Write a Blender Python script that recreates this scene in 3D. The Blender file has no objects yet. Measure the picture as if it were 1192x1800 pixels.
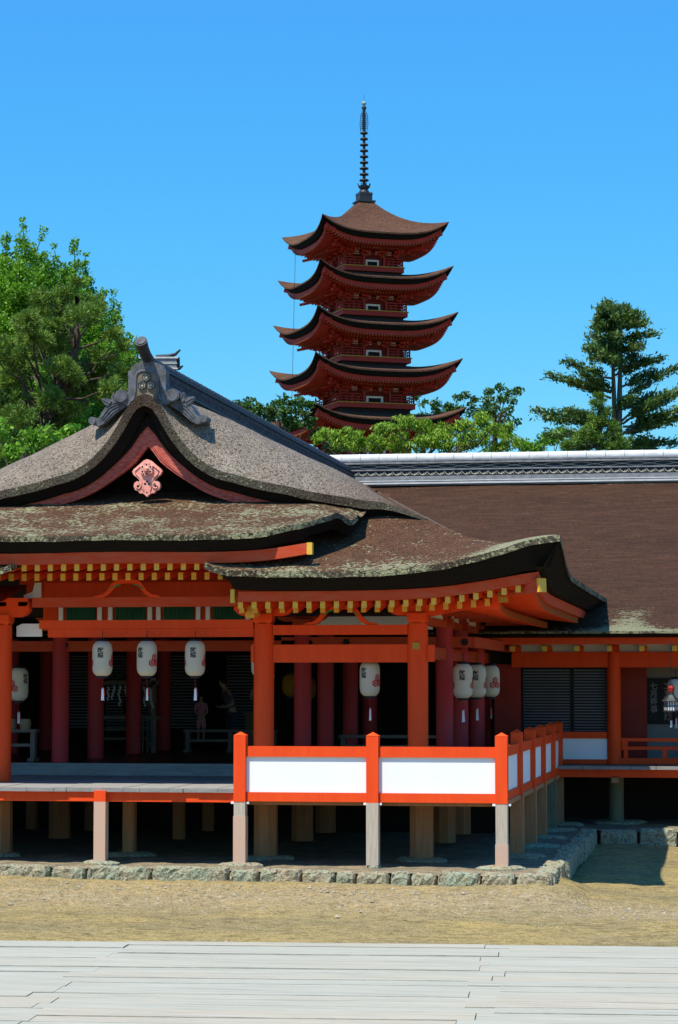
import bpy, bmesh, math, random
import numpy as np
from mathutils import Vector, Matrix
random.seed(7)
SC = bpy.context.scene
COL = SC.collection
R = math.radians
# ------------------------------------------------------------------ camera
YAW = R(9.515)
cam_d = bpy.data.cameras.new('camera'); cam = bpy.data.objects.new('camera', cam_d); COL.objects.link(cam)
cam.location = (0, -39, 3); cam.rotation_euler = (R(90) + math.atan(300 / 4200), 0, YAW)
cam_d.sensor_fit = 'VERTICAL'; cam_d.sensor_height = 36; cam_d.lens = 84
cam_d.clip_start = 0.5; cam_d.clip_end = 6000
SC.camera = cam
# ------------------------------------------------------------------ world, sun, exposure
SUN = Vector((-0.27, -0.42, 1.0)).normalized()
w = bpy.data.worlds.new('World'); SC.world = w; w.use_nodes = True
nt = w.node_tree; bg = nt.nodes['Background']
sky = nt.nodes.new('ShaderNodeTexSky'); sky.sky_type = 'NISHITA'; sky.sun_disc = False
sky.sun_elevation = math.asin(SUN.z); sky.sun_rotation = math.atan2(SUN.x, SUN.y)
sky.air_density = 1.0; sky.dust_density = 0.15; sky.ozone_density = 2.0
hs = nt.nodes.new('ShaderNodeHueSaturation'); hs.inputs['Hue'].default_value = 0.50; hs.inputs['Saturation'].default_value = 1.45
hs.inputs['Value'].default_value = 1.35
nt.links.new(sky.outputs[0], hs.inputs['Color']); mx = nt.nodes.new('ShaderNodeMix'); mx.data_type = 'RGBA'; mx.inputs[0].default_value = 0.58
tc = nt.nodes.new('ShaderNodeTexCoord'); sz = nt.nodes.new('ShaderNodeSeparateXYZ'); nt.links.new(tc.outputs['Generated'], sz.inputs[0])
mr = nt.nodes.new('ShaderNodeMapRange'); mr.inputs[1].default_value = 0.10; mr.inputs[2].default_value = 0.30; nt.links.new(sz.outputs[2], mr.inputs[0])
g2 = nt.nodes.new('ShaderNodeMix'); g2.data_type = 'RGBA'; g2.inputs[6].default_value = (0.10, 4.3, 7.2, 1); g2.inputs[7].default_value = (0.60, 3.25, 8.6, 1); nt.links.new(mr.outputs[0], g2.inputs[0]); nt.links.new(g2.outputs[2], mx.inputs[7])
nt.links.new(hs.outputs[0], mx.inputs[6]); nt.links.new(mx.outputs[2], bg.inputs[0])
bg.inputs[1].default_value = 0.094
sd = bpy.data.lights.new('sun', 'SUN'); sd.energy = 4.7; sd.angle = R(0.5); sd.color = (1.0, 0.93, 0.80)
so = bpy.data.objects.new('sun', sd); COL.objects.link(so)
so.rotation_euler = SUN.to_track_quat('Z', 'Y').to_euler(); so.location = (-20, -20, 60)
SC.view_settings.view_transform = 'Standard'; SC.view_settings.look = 'None'
SC.view_settings.exposure = 0.45; SC.view_settings.gamma = 1.0
SC.cycles.max_bounces = 8; SC.cycles.diffuse_bounces = 2; SC.cycles.use_denoising = True

# ------------------------------------------------------------------ node helpers
def newmat(name):
    m = bpy.data.materials.new(name); m.use_nodes = True
    nt = m.node_tree; b = nt.nodes['Principled BSDF']
    return m, nt, b
def N(nt, t, **kw):
    n = nt.nodes.new(t)
    for k, v in kw.items():
        if k in n.inputs: n.inputs[k].default_value = v
        else: setattr(n, k, v)
    return n
def noise(nt, vec, scale, detail=3, rough=0.55):
    n = N(nt, 'ShaderNodeTexNoise'); n.inputs['Scale'].default_value = scale; n.inputs['Detail'].default_value = detail
    n.inputs['Roughness'].default_value = rough
    if vec: nt.links.new(vec, n.inputs['Vector'])
    return n.outputs['Fac']
def coords(nt, scale=(1, 1, 1), rot=(0, 0, 0)):
    g = nt.nodes.new('ShaderNodeNewGeometry'); mp = nt.nodes.new('ShaderNodeMapping')
    mp.inputs['Scale'].default_value = scale; mp.inputs['Rotation'].default_value = rot
    nt.links.new(g.outputs['Position'], mp.inputs['Vector']); return mp.outputs[0]
def ramp(nt, fac, stops):
    r = nt.nodes.new('ShaderNodeValToRGB'); e = r.color_ramp.elements
    while len(e) < len(stops): e.new(0.5)
    for i, (p, c) in enumerate(stops):
        e[i].position = p; e[i].color = (c if isinstance(c, tuple) else (c, c, c)) + (1,)
    nt.links.new(fac, r.inputs[0]); return r.outputs[0]
def mix(nt, fac, a, b, mode='MIX'):
    m = nt.nodes.new('ShaderNodeMix'); m.data_type = 'RGBA'; m.blend_type = mode
    for i, v in ((0, fac), (6, a), (7, b)):
        if hasattr(v, 'is_output'): nt.links.new(v, m.inputs[i])
        elif i == 0: m.inputs[0].default_value = v
        else: m.inputs[i].default_value = tuple(v) + (1,)
    return m.outputs[2]
def math_(nt, op, a, b=0.0, clamp=False):
    m = nt.nodes.new('ShaderNodeMath'); m.operation = op; m.use_clamp = clamp
    for i, v in ((0, a), (1, b)):
        if hasattr(v, 'is_output'): nt.links.new(v, m.inputs[i])
        else: m.inputs[i].default_value = v
    return m.outputs[0]
def bump(nt, b, h, strength=0.3, dist=0.02):
    n = nt.nodes.new('ShaderNodeBump'); n.inputs['Strength'].default_value = strength; n.inputs['Distance'].default_value = dist
    nt.links.new(h, n.inputs['Height']); nt.links.new(n.outputs[0], b.inputs['Normal'])

def simple(name, col, rough=0.6, var=0.25, scale=4.0, col2=None, bmp=0.15, stretch=(1, 1, 1), metal=0, fine=40, spec=0.3, dk=.7):
    m, nt, b = newmat(name)
    c = coords(nt, stretch)
    c2 = col2 or tuple(x * (1 - var) for x in col)
    n1 = noise(nt, c, scale, 4)
    f = ramp(nt, n1, [(0.35, 0.0), (0.68, 1.0)])
    out = mix(nt, f, col, c2)
    n2 = noise(nt, c, fine, 2)
    out = mix(nt, ramp(nt, n2, [(0.3, 0.0), (0.7, 0.35)]), out, tuple(x * dk for x in col))
    nt.links.new(out, b.inputs['Base Color'])
    b.inputs['Roughness'].default_value = rough; b.inputs['Metallic'].default_value = metal
    b.inputs['Specular IOR Level'].default_value = spec
    if bmp: bump(nt, b, n2, bmp, 0.01)
    return m

M = {}
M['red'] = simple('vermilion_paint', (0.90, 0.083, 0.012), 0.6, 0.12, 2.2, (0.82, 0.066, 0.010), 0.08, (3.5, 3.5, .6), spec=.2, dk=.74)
M['redold'] = simple('weathered_vermilion', (0.60, 0.060, 0.014), 0.65, 0.2, 2.5, (0.56, 0.105, 0.050), 0.12, (1.2, 1.2, 6), spec=.2)
M['reddark'] = simple('deep_red_paint', (0.38, 0.028, 0.014), 0.5, 0.2, 2.0, None, 0.05)
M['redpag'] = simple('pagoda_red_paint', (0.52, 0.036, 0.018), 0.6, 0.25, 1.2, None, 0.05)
M['barge'] = simple('faded_barge_paint', (0.50, 0.075, 0.050), 0.7, 0.2, 5, (0.62, 0.20, 0.16), 0.3, (2, 2, 7), spec=.2)
M['redshade'] = simple('shaded_crimson_paint'.replace('shaded_', ''), (0.60, 0.045, 0.045), 0.6, 0.2, 2.5, (0.50, 0.06, 0.06), 0.05, spec=.2)  # vermilion tinted darker and bluer for the shade on the inner columns
M['tipdark'] = simple('old_ochre_tips', (0.42, 0.115, 0.022), 0.6, 0.2, 5)
M['pagshade'] = simple('pagoda_red_shade', (0.22, 0.018, 0.012), 0.7, 0.25, 1.2, None, 0.05)  # darker pagoda red, shade behind the brackets put into the wall colour
M['pink'] = simple('faded_pink_paint', (0.90, 0.42, 0.34), 0.7, 0.2, 6, (0.84, 0.28, 0.20), 0.3, dk=.85)
M['gold'] = simple('yellow_ochre_paint', (0.85, 0.50, 0.035), 0.45, 0.25, 14, (0.70, 0.42, 0.10), 0.1)
M['golddark'] = simple('dull_ochre_paint', (0.55, 0.30, 0.03), 0.5, 0.25, 9)
M['plaster'] = simple('white_plaster', (0.90, 0.90, 0.90), 0.8, 0.04, 1.5, (0.87, 0.87, 0.86), 0.0, dk=.99)
M['green'] = simple('green_lattice_paint', (0.02, 0.14, 0.06), 0.6, 0.3, 4)
M['greenbright'] = simple('bright_green_paint', (0.03, 0.32, 0.10), 0.6, 0.3, 4)
M['black'] = simple('black_lacquer', (0.012, 0.012, 0.013), 0.5, 0.2, 4)
M['thatchdark'] = simple('dark_bark_layers', (0.016, 0.013, 0.011), 0.95, 0.4, 4, None, 0.3, (1, 1, 14), spec=0.1)
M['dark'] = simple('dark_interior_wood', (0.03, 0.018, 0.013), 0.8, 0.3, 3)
M['louvrelight'] = simple('pale_louvre_slat', (0.34, 0.36, 0.36), 0.7, 0.2, 3)
M['louvre'] = simple('grey_louvre_slat', (0.17, 0.17, 0.18), 0.7, 0.2, 3)
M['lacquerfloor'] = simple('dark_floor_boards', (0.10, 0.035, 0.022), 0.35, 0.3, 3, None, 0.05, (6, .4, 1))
M['greywood'] = simple('weathered_grey_boards', (0.34, 0.33, 0.30), 0.85, 0.3, 2, (0.22, 0.215, 0.20), 0.4, (1.5, 14, 14))
M['benchwood'] = simple('bench_timber', (0.24, 0.20, 0.16), 0.8, 0.3, 3)
M['post'] = simple('cypress_post_wood', (0.48, 0.225, 0.10), 0.8, 0.3, 3, (0.34, 0.17, 0.08), 0.25, (12, 12, .7))
M['postgrey'] = simple('bleached_post_wood', (0.58, 0.49, 0.38), 0.85, 0.3, 3, (0.42, 0.36, 0.28), 0.35, (14, 14, .8))
M['postpink'] = simple('pinkish_post_wood', (0.66, 0.40, 0.27), 0.8, 0.3, 2, (0.55, 0.42, 0.32), 0.25, (10, 10, .8))
M['postmoss'] = simple('mossy_post_wood', (0.20, 0.19, 0.11), 0.9, 0.3, 2, (0.13, 0.16, 0.10), 0.35, (10, 10, 1.2))
M['tile'] = simple('grey_fired_tile', (0.024, 0.029, 0.045), 0.6, 0.3, 5, (0.045, 0.047, 0.055), 0.25, fine=30)
M['tilelight'] = simple('pale_weathered_tile', (0.155, 0.165, 0.19), 0.7, 0.3, 7, (0.06, 0.062, 0.062), 0.6, spec=.2)
M['tilebrown'] = simple('brownish_weathered_tile', (0.21, 0.17, 0.12), 0.8, 0.4, 7)
M['tilewhite'] = simple('limewashed_tile', (0.66, 0.66, 0.64), 0.6, 0.1, 4, (0.50, 0.51, 0.50), 0.2)
M['tilemid'] = simple('mid_grey_ridge_tile', (0.27, 0.28, 0.29), 0.6, 0.25, 6, (0.16, 0.16, 0.16), 0.3)
M['tilecream'] = simple('cream_relief_tile', (0.46, 0.43, 0.33), 0.7, 0.4, 9)
M['bronze'] = simple('dark_bronze', (0.05, 0.055, 0.06), 0.5, 0.3, 3, None, 0.05, metal=0.4)
M['verdigris'] = simple('verdigris_cap', (0.30, 0.42, 0.38), 0.6, 0.2, 3)
M['paper'] = simple('lantern_paper', (0.58, 0.52, 0.39), 0.75, 0.07, 6, None, 0.0, dk=.93)
M['crest'] = simple('crest_red', (0.50, 0.022, 0.022), 0.7, 0.1, 6, None, 0.0)
M['ink'] = simple('black_ink', (0.012, 0.012, 0.012), 0.8, 0.1, 6, None, 0.0)
M['yellowpaper'] = simple('yellow_lantern_paper', (0.34, 0.16, 0.010), 0.7, 0.1, 6, None, 0.0)
M['white'] = simple('white_paper', (0.82, 0.82, 0.86), 0.7, 0.05, 6, None, 0.0)
M['skin'] = simple('skin', (0.55, 0.34, 0.24), 0.6, 0.08, 9, None, 0.0)
M['hair'] = simple('black_hair', (0.02, 0.016, 0.013), 0.5, 0.2, 30, None, 0.1)
M['clothwhite'] = simple('white_cotton', (0.72, 0.72, 0.74), 0.9, 0.1, 9, None, 0.1)
M['clothpink'] = simple('pink_cotton', (0.66, 0.16, 0.24), 0.9, 0.2, 20, (0.75, 0.40, 0.42), 0.1)
M['clothgrey'] = simple('grey_cotton', (0.16, 0.17, 0.2), 0.9, 0.2, 9, None, 0.1)
M['clothblue'] = simple('dark_blue_cotton', (0.05, 0.06, 0.11), 0.9, 0.2, 9, None, 0.1)
M['canvas'] = simple('tan_canvas', (0.40, 0.30, 0.19), 0.9, 0.2, 9, None, 0.1)
M['bark'] = simple('tree_bark', (0.10, 0.075, 0.055), 0.95, 0.4, 3, (0.05, 0.04, 0.03), 0.5, (4, 4, .8))
M['barkpale'] = simple('pale_tree_bark', (0.17, 0.14, 0.11), 0.95, 0.4, 3, None, 0.5, (4, 4, .8))
M['wall'] = simple('hall_wall', (0.30, 0.28, 0.27), 0.8, 0.1, 2)

def thatch(name, brown, grey, greymix, lich_bias, bs=0.9, course=0.0, axis_scale=(1, 1, 1)):
    m, nt, b = newmat(name)
    c = coords(nt, axis_scale)
    big = noise(nt, c, 0.55, 4); mid = noise(nt, c, 3.2, 4); fine = noise(nt, c, 24, 3, 0.75); vf = noise(nt, c, 55, 2, 0.7)
    ga = nt.nodes.new('ShaderNodeAttribute'); ga.attribute_name = 'grey'
    gf = math_(nt, 'MULTIPLY', ga.outputs['Fac'], math_(nt, 'ADD', 0.75, math_(nt, 'MULTIPLY', mid, 0.5)), True)
    brn = mix(nt, gf, brown, (0.25, 0.195, 0.145)); gry = mix(nt, gf, grey, (0.54, 0.46, 0.37))
    base = mix(nt, ramp(nt, big, [(max(0, 0.60 - greymix), 0.0), (max(0.05, 0.80 - greymix), 1.0)]), brn, gry)
    base = mix(nt, math_(nt, 'MULTIPLY', gf, 0.45), base, gry)
    dk_ = nt.nodes.new('ShaderNodeHueSaturation'); dk_.inputs['Value'].default_value = 0.5; nt.links.new(base, dk_.inputs['Color'])
    base = mix(nt, ramp(nt, mid, [(0.35, 0.0), (0.65, 0.5)]), base, dk_.outputs[0])
    base = mix(nt, ramp(nt, fine, [(0.38, 0.75), (0.52, 0.0)]), base, (0.022, 0.013, 0.009))
    lt_ = nt.nodes.new('ShaderNodeHueSaturation'); lt_.inputs['Value'].default_value = 2.0; nt.links.new(base, lt_.inputs['Color'])
    base = mix(nt, ramp(nt, vf, [(0.50, 0.0), (0.68, 0.75)]), base, lt_.outputs[0])
    if course:
        cc = coords(nt, (0.35, 7.0, 7.0)); ln = noise(nt, cc, 3.0, 4, 0.7)
        base = mix(nt, ramp(nt, ln, [(0.34, 0.5), (0.47, 0.0)]), base, (0.03, 0.016, 0.010))
        base = mix(nt, ramp(nt, ln, [(0.56, 0.0), (0.68, 0.55)]), base, (0.23, 0.12, 0.065))
    at = nt.nodes.new('ShaderNodeAttribute'); at.attribute_name = 'lich'
    patch = noise(nt, c, 1.3, 3); spk = noise(nt, c, 13, 3, 0.75)
    s = math_(nt, 'ADD', math_(nt, 'MULTIPLY', patch, 0.55), math_(nt, 'MULTIPLY', spk, 1.1))
    s = math_(nt, 'ADD', s, math_(nt, 'MULTIPLY', at.outputs['Fac'], 0.22))
    s = math_(nt, 'ADD', s, lich_bias)
    lf = math_(nt, 'MULTIPLY', math_(nt, 'SUBTRACT', s, 0.94), 14.0, True)
    lcol = mix(nt, ramp(nt, vf, [(.35, 0.0), (.65, 1.0)]), (0.20, 0.215, 0.095), (0.60, 0.60, 0.38))
    col = mix(nt, math_(nt, 'MULTIPLY', lf, 0.85), base, lcol)
    nt.links.new(col, b.inputs['Base Color'])
    b.inputs['Roughness'].default_value = 0.95; b.inputs['Specular IOR Level'].default_value = 0.15
    h = math_(nt, 'ADD', math_(nt, 'MULTIPLY', fine, 1.3), math_(nt, 'MULTIPLY', vf, 0.7))
    h = math_(nt, 'ADD', h, math_(nt, 'MULTIPLY', spk, 1.0))
    if course: h = math_(nt, 'ADD', h, math_(nt, 'MULTIPLY', ln, 1.5))
    bump(nt, b, h, bs, 0.075)
    return m
M['thatch'] = thatch('brown_bark_thatch', (0.165, 0.080, 0.043), (0.22, 0.15, 0.095), -0.05, -0.055)
M['thatchgrey'] = thatch('grey_bark_thatch', (0.19, 0.145, 0.10), (0.40, 0.345, 0.265), 0.36, -0.05)
M['thatchbig'] = thatch('red_brown_bark_thatch', (0.125, 0.058, 0.031), (0.10, 0.046, 0.025), 0.1, -0.13, 0.9, 1, (.6, 1.5, 1.5))
M['thatchpag'] = thatch('pagoda_bark_thatch', (0.115, 0.056, 0.034), (0.14, 0.080, 0.047), 0.1, -0.5, 0.4, 0, (.4, .4, .8))
M['thatchedge'] = thatch('mossy_thatch_edge', (0.085, 0.060, 0.042), (0.13, 0.12, 0.085), 0.2, 0.02)

# ------------------------------------------------------------------ mesh builder
ORG = {}
class MB:
    def __init__(s): s.v = []; s.f = []; s.m = []; s.sm = []; s.l = {}; s.g = {}
    def add(s, vs, fs, m=0, smooth=False):
        o = len(s.v); s.v += [tuple(p) for p in vs]
        for f in fs: s.f.append(tuple(i + o for i in f)); s.m.append(m); s.sm.append(smooth)
        return s
    def box(s, x0, x1, y0, y1, z0, z1, m=0):
        if x0 > x1: x0, x1 = x1, x0
        if y0 > y1: y0, y1 = y1, y0
        if z0 > z1: z0, z1 = z1, z0
        v = [(x, y, z) for x in (x0, x1) for y in (y0, y1) for z in (z0, z1)]
        return s.add(v, [(0, 1, 3, 2), (4, 6, 7, 5), (0, 4, 5, 1), (2, 3, 7, 6), (0, 2, 6, 4), (1, 5, 7, 3)], m)
    def beam(s, p, q, wd, h, m=0, up=(0, 0, 1)):
        p = Vector(p); q = Vector(q); d = (q - p).normalized(); u = Vector(up); sd_ = d.cross(u)
        if sd_.length < 1e-5: sd_ = Vector((1, 0, 0))
        sd_.normalize(); u = sd_.cross(d)
        v = []
        for e in (p, q):
            for a, b in ((-1, -1), (1, -1), (1, 1), (-1, 1)): v.append(e + sd_ * a * wd / 2 + u * b * h / 2)
        return s.add(v, [(3, 2, 1, 0), (4, 5, 6, 7), (0, 1, 5, 4), (1, 2, 6, 5), (2, 3, 7, 6), (3, 0, 4, 7)], m)
    def lathe(s, c, prof, n=20, m=0, smooth=True, a0=0.0):
        v = []; f = []
        for r, z in prof:
            for i in range(n):
                a = a0 + 2 * math.pi * i / n; v.append((c[0] + r * math.cos(a), c[1] + r * math.sin(a), c[2] + z))
        for j in range(len(prof) - 1):
            for i in range(n):
                k = (i + 1) % n; f.append((j * n + i, j * n + k, (j + 1) * n + k, (j + 1) * n + i))
        s.add(v, f, m, smooth)
        s.add(v[:n], [tuple(range(n))[::-1]], m); s.add(v[-n:], [tuple(range(n))], m)
        return s
    def tube(s, path, rad, n=8, m=0, smooth=True, cap=True):
        path = [Vector(p) for p in path]
        if not hasattr(rad, '__len__'): rad = [rad] * len(path)
        v = []; f = []
        for i, p in enumerate(path):
            d = (path[min(i + 1, len(path) - 1)] - path[max(i - 1, 0)]).normalized()
            a = d.cross(Vector((0, 0, 1)))
            if a.length < 0.05: a = d.cross(Vector((1, 0, 0)))
            a.normalize(); b = d.cross(a)
            for k in range(n):
                t = 2 * math.pi * k / n; v.append(p + (a * math.cos(t) + b * math.sin(t)) * rad[i])
        for i in range(len(path) - 1):
            for k in range(n):
                k2 = (k + 1) % n; f.append((i * n + k, i * n + k2, (i + 1) * n + k2, (i + 1) * n + k))
        s.add(v, f, m, smooth)
        if cap: s.add(v[:n], [tuple(range(n))], m); s.add(v[-n:], [tuple(range(n))[::-1]], m)
        return s
    def prism(s, poly, y0, y1, m=0, fn=None):
        """poly in (x,z), extruded along y (fn maps (x,y,z) to a point)"""
        n = len(poly); fn = fn or (lambda x, y, z: (x, y, z))
        v = [fn(x, y0, z) for x, z in poly] + [fn(x, y1, z) for x, z in poly]
        f = [tuple(range(n)), tuple(range(2 * n - 1, n - 1, -1))]
        f += [(i, i + n, (i + 1) % n + n, (i + 1) % n) for i in range(n)]
        return s.add(v, f, m)
    def sheet(s, rows, m=0, smooth=True, lich=None, grey=None):
        nr = len(rows); nc = len(rows[0]); v = [p for r in rows for p in r]; o = len(s.v)
        s.add(v, [(i * nc + j, i * nc + j + 1, (i + 1) * nc + j + 1, (i + 1) * nc + j) for i in range(nr - 1) for j in range(nc - 1)], m, smooth)
        if lich:
            for i in range(nr):
                for j in range(nc): s.l[o + i * nc + j] = lich(rows[i][j], i, j)
        if grey:
            for i in range(nr):
                for j in range(nc): s.g[o + i * nc + j] = grey(rows[i][j], i, j)
        return s
    def build(s, name, mats, parent=None, fix=True):
        if not isinstance(mats, (list, tuple)): mats = [mats]
        me = bpy.data.meshes.new(name); org = ORG.get(parent, Vector((0, 0, 0))) if parent else Vector((0, 0, 0))
        me.from_pydata([(p[0] - org[0], p[1] - org[1], p[2] - org[2]) for p in s.v], [], s.f)
        for mt in mats: me.materials.append(M[mt] if isinstance(mt, str) else mt)
        me.polygons.foreach_set('material_index', s.m); me.polygons.foreach_set('use_smooth', s.sm)
        if s.g:
            a = me.attributes.new('grey', 'FLOAT', 'POINT'); arr = np.zeros(len(s.v), dtype=np.float32)
            for k, val in s.g.items(): arr[k] = val
            a.data.foreach_set('value', arr)
        if s.l:
            a = me.attributes.new('lich', 'FLOAT', 'POINT'); arr = np.zeros(len(s.v), dtype=np.float32)
            for k, val in s.l.items(): arr[k] = val
            a.data.foreach_set('value', arr)
        if fix:
            bm = bmesh.new(); bm.from_mesh(me); bmesh.ops.recalc_face_normals(bm, faces=bm.faces); bm.to_mesh(me); bm.free()
        me.update()
        o = bpy.data.objects.new(name, me); COL.objects.link(o)
        if parent: o.parent = parent
        ORG[o] = org
        return o
def thing(name, label, cat, loc=(0, 0, 0), group=None):
    o = bpy.data.objects.new(name, None); COL.objects.link(o); o.location = loc; o.empty_display_size = 0.2
    o['label'] = label; o['category'] = cat
    if group: o['group'] = group
    ORG[o] = Vector(loc); return o
def tag(o, label, cat, group=None):
    o['label'] = label; o['category'] = cat
    if group: o['group'] = group
    return o
def struct(o): o['kind'] = 'structure'; return o
def dup(root, loc, label=None, group=None, rotz=0, scale=None):
    r = root.copy(); COL.objects.link(r); r.location = loc; r.rotation_euler = (0, 0, rotz)
    if scale: r.scale = scale
    if label: r['label'] = label
    if group: r['group'] = group
    for ch in list(root.children):
        c = ch.copy(); COL.objects.link(c); c.parent = r
        for g in ch.children:
            d = g.copy(); COL.objects.link(d); d.parent = c
    return r
def copyat(o, loc, rot=(0, 0, 0), parent=None):
    c = o.copy(); COL.objects.link(c); c.location = loc; c.rotation_euler = rot
    if parent: c.parent = parent
    return c
def interp(tab, x):
    """smooth monotone-ish cubic through a table"""
    n = len(tab)
    if x <= tab[0][0]: return tab[0][1] + (x - tab[0][0]) * (tab[1][1] - tab[0][1]) / (tab[1][0] - tab[0][0])
    if x >= tab[-1][0]: return tab[-1][1] + (x - tab[-1][0]) * (tab[-1][1] - tab[-2][1]) / (tab[-1][0] - tab[-2][0])
    for i in range(n - 1):
        if tab[i][0] <= x <= tab[i + 1][0]: break
    x0, y0 = tab[i]; x1, y1 = tab[i + 1]; h = x1 - x0; t = (x - x0) / h
    def sl(k):
        if k == 0: return (tab[1][1] - tab[0][1]) / (tab[1][0] - tab[0][0])
        if k == n - 1: return (tab[-1][1] - tab[-2][1]) / (tab[-1][0] - tab[-2][0])
        return (tab[k + 1][1] - tab[k - 1][1]) / (tab[k + 1][0] - tab[k - 1][0])
    m0, m1 = sl(i) * h, sl(i + 1) * h
    return (2 * t**3 - 3 * t**2 + 1) * y0 + (t**3 - 2 * t**2 + t) * m0 + (-2 * t**3 + 3 * t**2) * y1 + (t**3 - t**2) * m1
def frange(a, b, n): return [a + (b - a) * i / n for i in range(n + 1)]

# ================================================================== GROUND
def rnd2(x, y):
    return (math.sin(x * 1.7 + y * 0.9) + math.sin(x * 0.61 - y * 1.37 + 1.3) + math.sin(x * 3.1 + y * 2.3 + .7) * .4) / 2.4
def ground_z(x, y):
    z = -0.45 + 0.03 * rnd2(x * .8, y * .8)
    # bank up to the stone edging
    d = -(y + 1.2 + 0.14 * (x + 10) * 0.35) if x < -2.4 else 99
    if y < 0.5 and x < -2.2:
        t = max(0, min(1, (3.2 - max(d, 0)) / 3.2)); k = max(0, min(1, (-2.2 - x) / 0.8)); z += 0.27 * t * t * k
    t = max(0, min(1, (y - 6.5) / 5)); z += 0.12 * t
    t = max(0, min(1, (1.2 - abs(x + 2.4)) / 1.2)) * (1 if -1.8 < y < 11 else 0); z += 0.07 * t
    if y < -8: z -= 0.04 * min(8, -8 - y) * 0.12
    return z
def build_ground():
    xs = frange(-32, 20, 300); ys = frange(-24, 14, 240)
    def hz(x, y):
        z = ground_z(x, y)
        z += 0.012 * math.sin(x * 9 + 3 * math.sin(y * 5)) * math.sin(y * 11 + x) + random.uniform(-.008, .008)
        rim = max(0, 1 - min(x + 32, 20 - x, y + 24, 14 - y) / 2.5); z -= .25 * rim * rim * (3 - 2 * rim)
        dd = abs(y + 2.6 + 0.3 * math.sin(x * .7))
        if x < -2 and dd < 0.9: z += 0.05 * (1 - dd / 0.9) * max(0, math.sin(x * 5.3 + 2 * math.sin(y * 6)) * math.sin(y * 13 + x * 2)) + random.uniform(-.012, .012)
        return z
    b = MB(); b.sheet([[(x, y, hz(x, y)) for x in xs] for y in ys], 0)
    big = MB()
    # the wide sheet round it, dipping under its rim, out to the horizon
    ring = [(-3000, -3000), (3000, -3000), (3000, 3000), (-3000, 3000)]
    big.add([(x, y, -0.62) for x, y in ring], [(0, 1, 2, 3)], 0)
    b.add(big.v, big.f, 0)
    m, nt, p = newmat('tidal_sand')
    c = coords(nt)
    g = noise(nt, c, 0.55, 5, 0.6); f = noise(nt, c, 24, 3, 0.8); md = noise(nt, c, 5, 4, 0.6)
    cs = coords(nt, (0.35, 1, 1)); wet = noise(nt, cs, 0.9, 4)
    col = mix(nt, ramp(nt, g, [(0.38, 0.0), (0.62, 1.0)]), (0.48, 0.36, 0.145), (0.40, 0.315, 0.15))
    col = mix(nt, ramp(nt, wet, [(0.5, 0.0), (0.64, 0.8)]), col, (0.30, 0.255, 0.14))
    col = mix(nt, ramp(nt, md, [(0.3, 0.8), (0.52, 0.0)]), col, (0.21, 0.16, 0.075))
    st_ = coords(nt, (0.8, 3.0, 1)); sn = noise(nt, st_, 3.2, 5, 0.75)
    col = mix(nt, ramp(nt, sn, [(0.36, 0.7), (0.47, 0.0)]), col, (0.175, 0.13, 0.065))
    col = mix(nt, ramp(nt, sn, [(0.56, 0.0), (0.66, 0.6)]), col, (0.46, 0.34, 0.13))
    gr = noise(nt, c, 2.2, 5, 0.75)
    col = mix(nt, ramp(nt, gr, [(0.54, 0.0), (0.66, 0.7)]), col, (0.19, 0.175, 0.06))
    sx = nt.nodes.new('ShaderNodeSeparateXYZ'); nt.links.new(c, sx.inputs[0])
    yy = math_(nt, 'ADD', sx.outputs[1], 2.5)
    band = math_(nt, 'SUBTRACT', 1.0, math_(nt, 'MULTIPLY', math_(nt, 'ABSOLUTE', yy), 0.60), True)
    col = mix(nt, math_(nt, 'MULTIPLY', band, ramp(nt, md, [(0.3, 0.45), (0.6, 1.0)])), col, (0.42, 0.325, 0.18))
    sp = noise(nt, c, 7, 4, 0.75)
    col = mix(nt, math_(nt, 'MULTIPLY', band, ramp(nt, sp, [(0.56, 0.0), (0.63, 0.9)])), col, (0.52, 0.45, 0.31))
    col = mix(nt, math_(nt, 'MULTIPLY', band, ramp(nt, sp, [(0.36, 0.8), (0.43, 0.0)])), col, (0.16, 0.13, 0.09))
    col = mix(nt, ramp(nt, f, [(0.36, 0.75), (0.48, 0.0)]), col, (0.13, 0.10, 0.05))
    nt.links.new(col, p.inputs['Base Color']); p.inputs['Roughness'].default_value = 1.0; p.inputs['Specular IOR Level'].default_value = .05
    bump(nt, p, math_(nt, 'ADD', math_(nt, 'ADD', f, math_(nt, 'MULTIPLY', sp, 1.2)), math_(nt, 'MULTIPLY', md, 1.5)), 1.0, 0.05)
    struct(b.build('sand_ground', m, fix=False))
build_ground()

def build_pebbles():
    b = MB(); rr = random.Random(9)
    for k in range(1500):
        x = rr.uniform(-14, 1); 
        y = -1.35 - .075 * max(0, x + 10) - abs(rr.gauss(0, .9)) if rr.random() < .75 else rr.uniform(-9, 9)
        if x < -2.6 and y > -1.4: continue
        r = rr.uniform(.010, .022) * (1 if rr.random() < .93 else 2.2); z = ground_z(x, y) + .01
        v = [(x + r * rr.uniform(.7, 1.3) * math.cos(a) , y + r * rr.uniform(.7, 1.2) * math.sin(a), z - .004) for a in (0, 1.05, 2.1, 3.14, 4.2, 5.2)] + [(x, y, z + r * .7)]
        b.add(v, [(i, (i + 1) % 6, 6) for i in range(6)], 0)
    o = b.build('pebbles', simple('pale_pebbles', (0.42, 0.37, 0.27), .9, .4, 9, (0.16, 0.14, 0.10)), fix=False); o['kind'] = 'stuff'; o['label'] = 'small pale pebbles and shell bits strewn over the sand'; o['category'] = 'pebbles'
build_pebbles()
def fy(x): return -0.93 - 0.075 * max(0, (x + 10)) if x > -10 else -0.93   # front line of the edging
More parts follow.
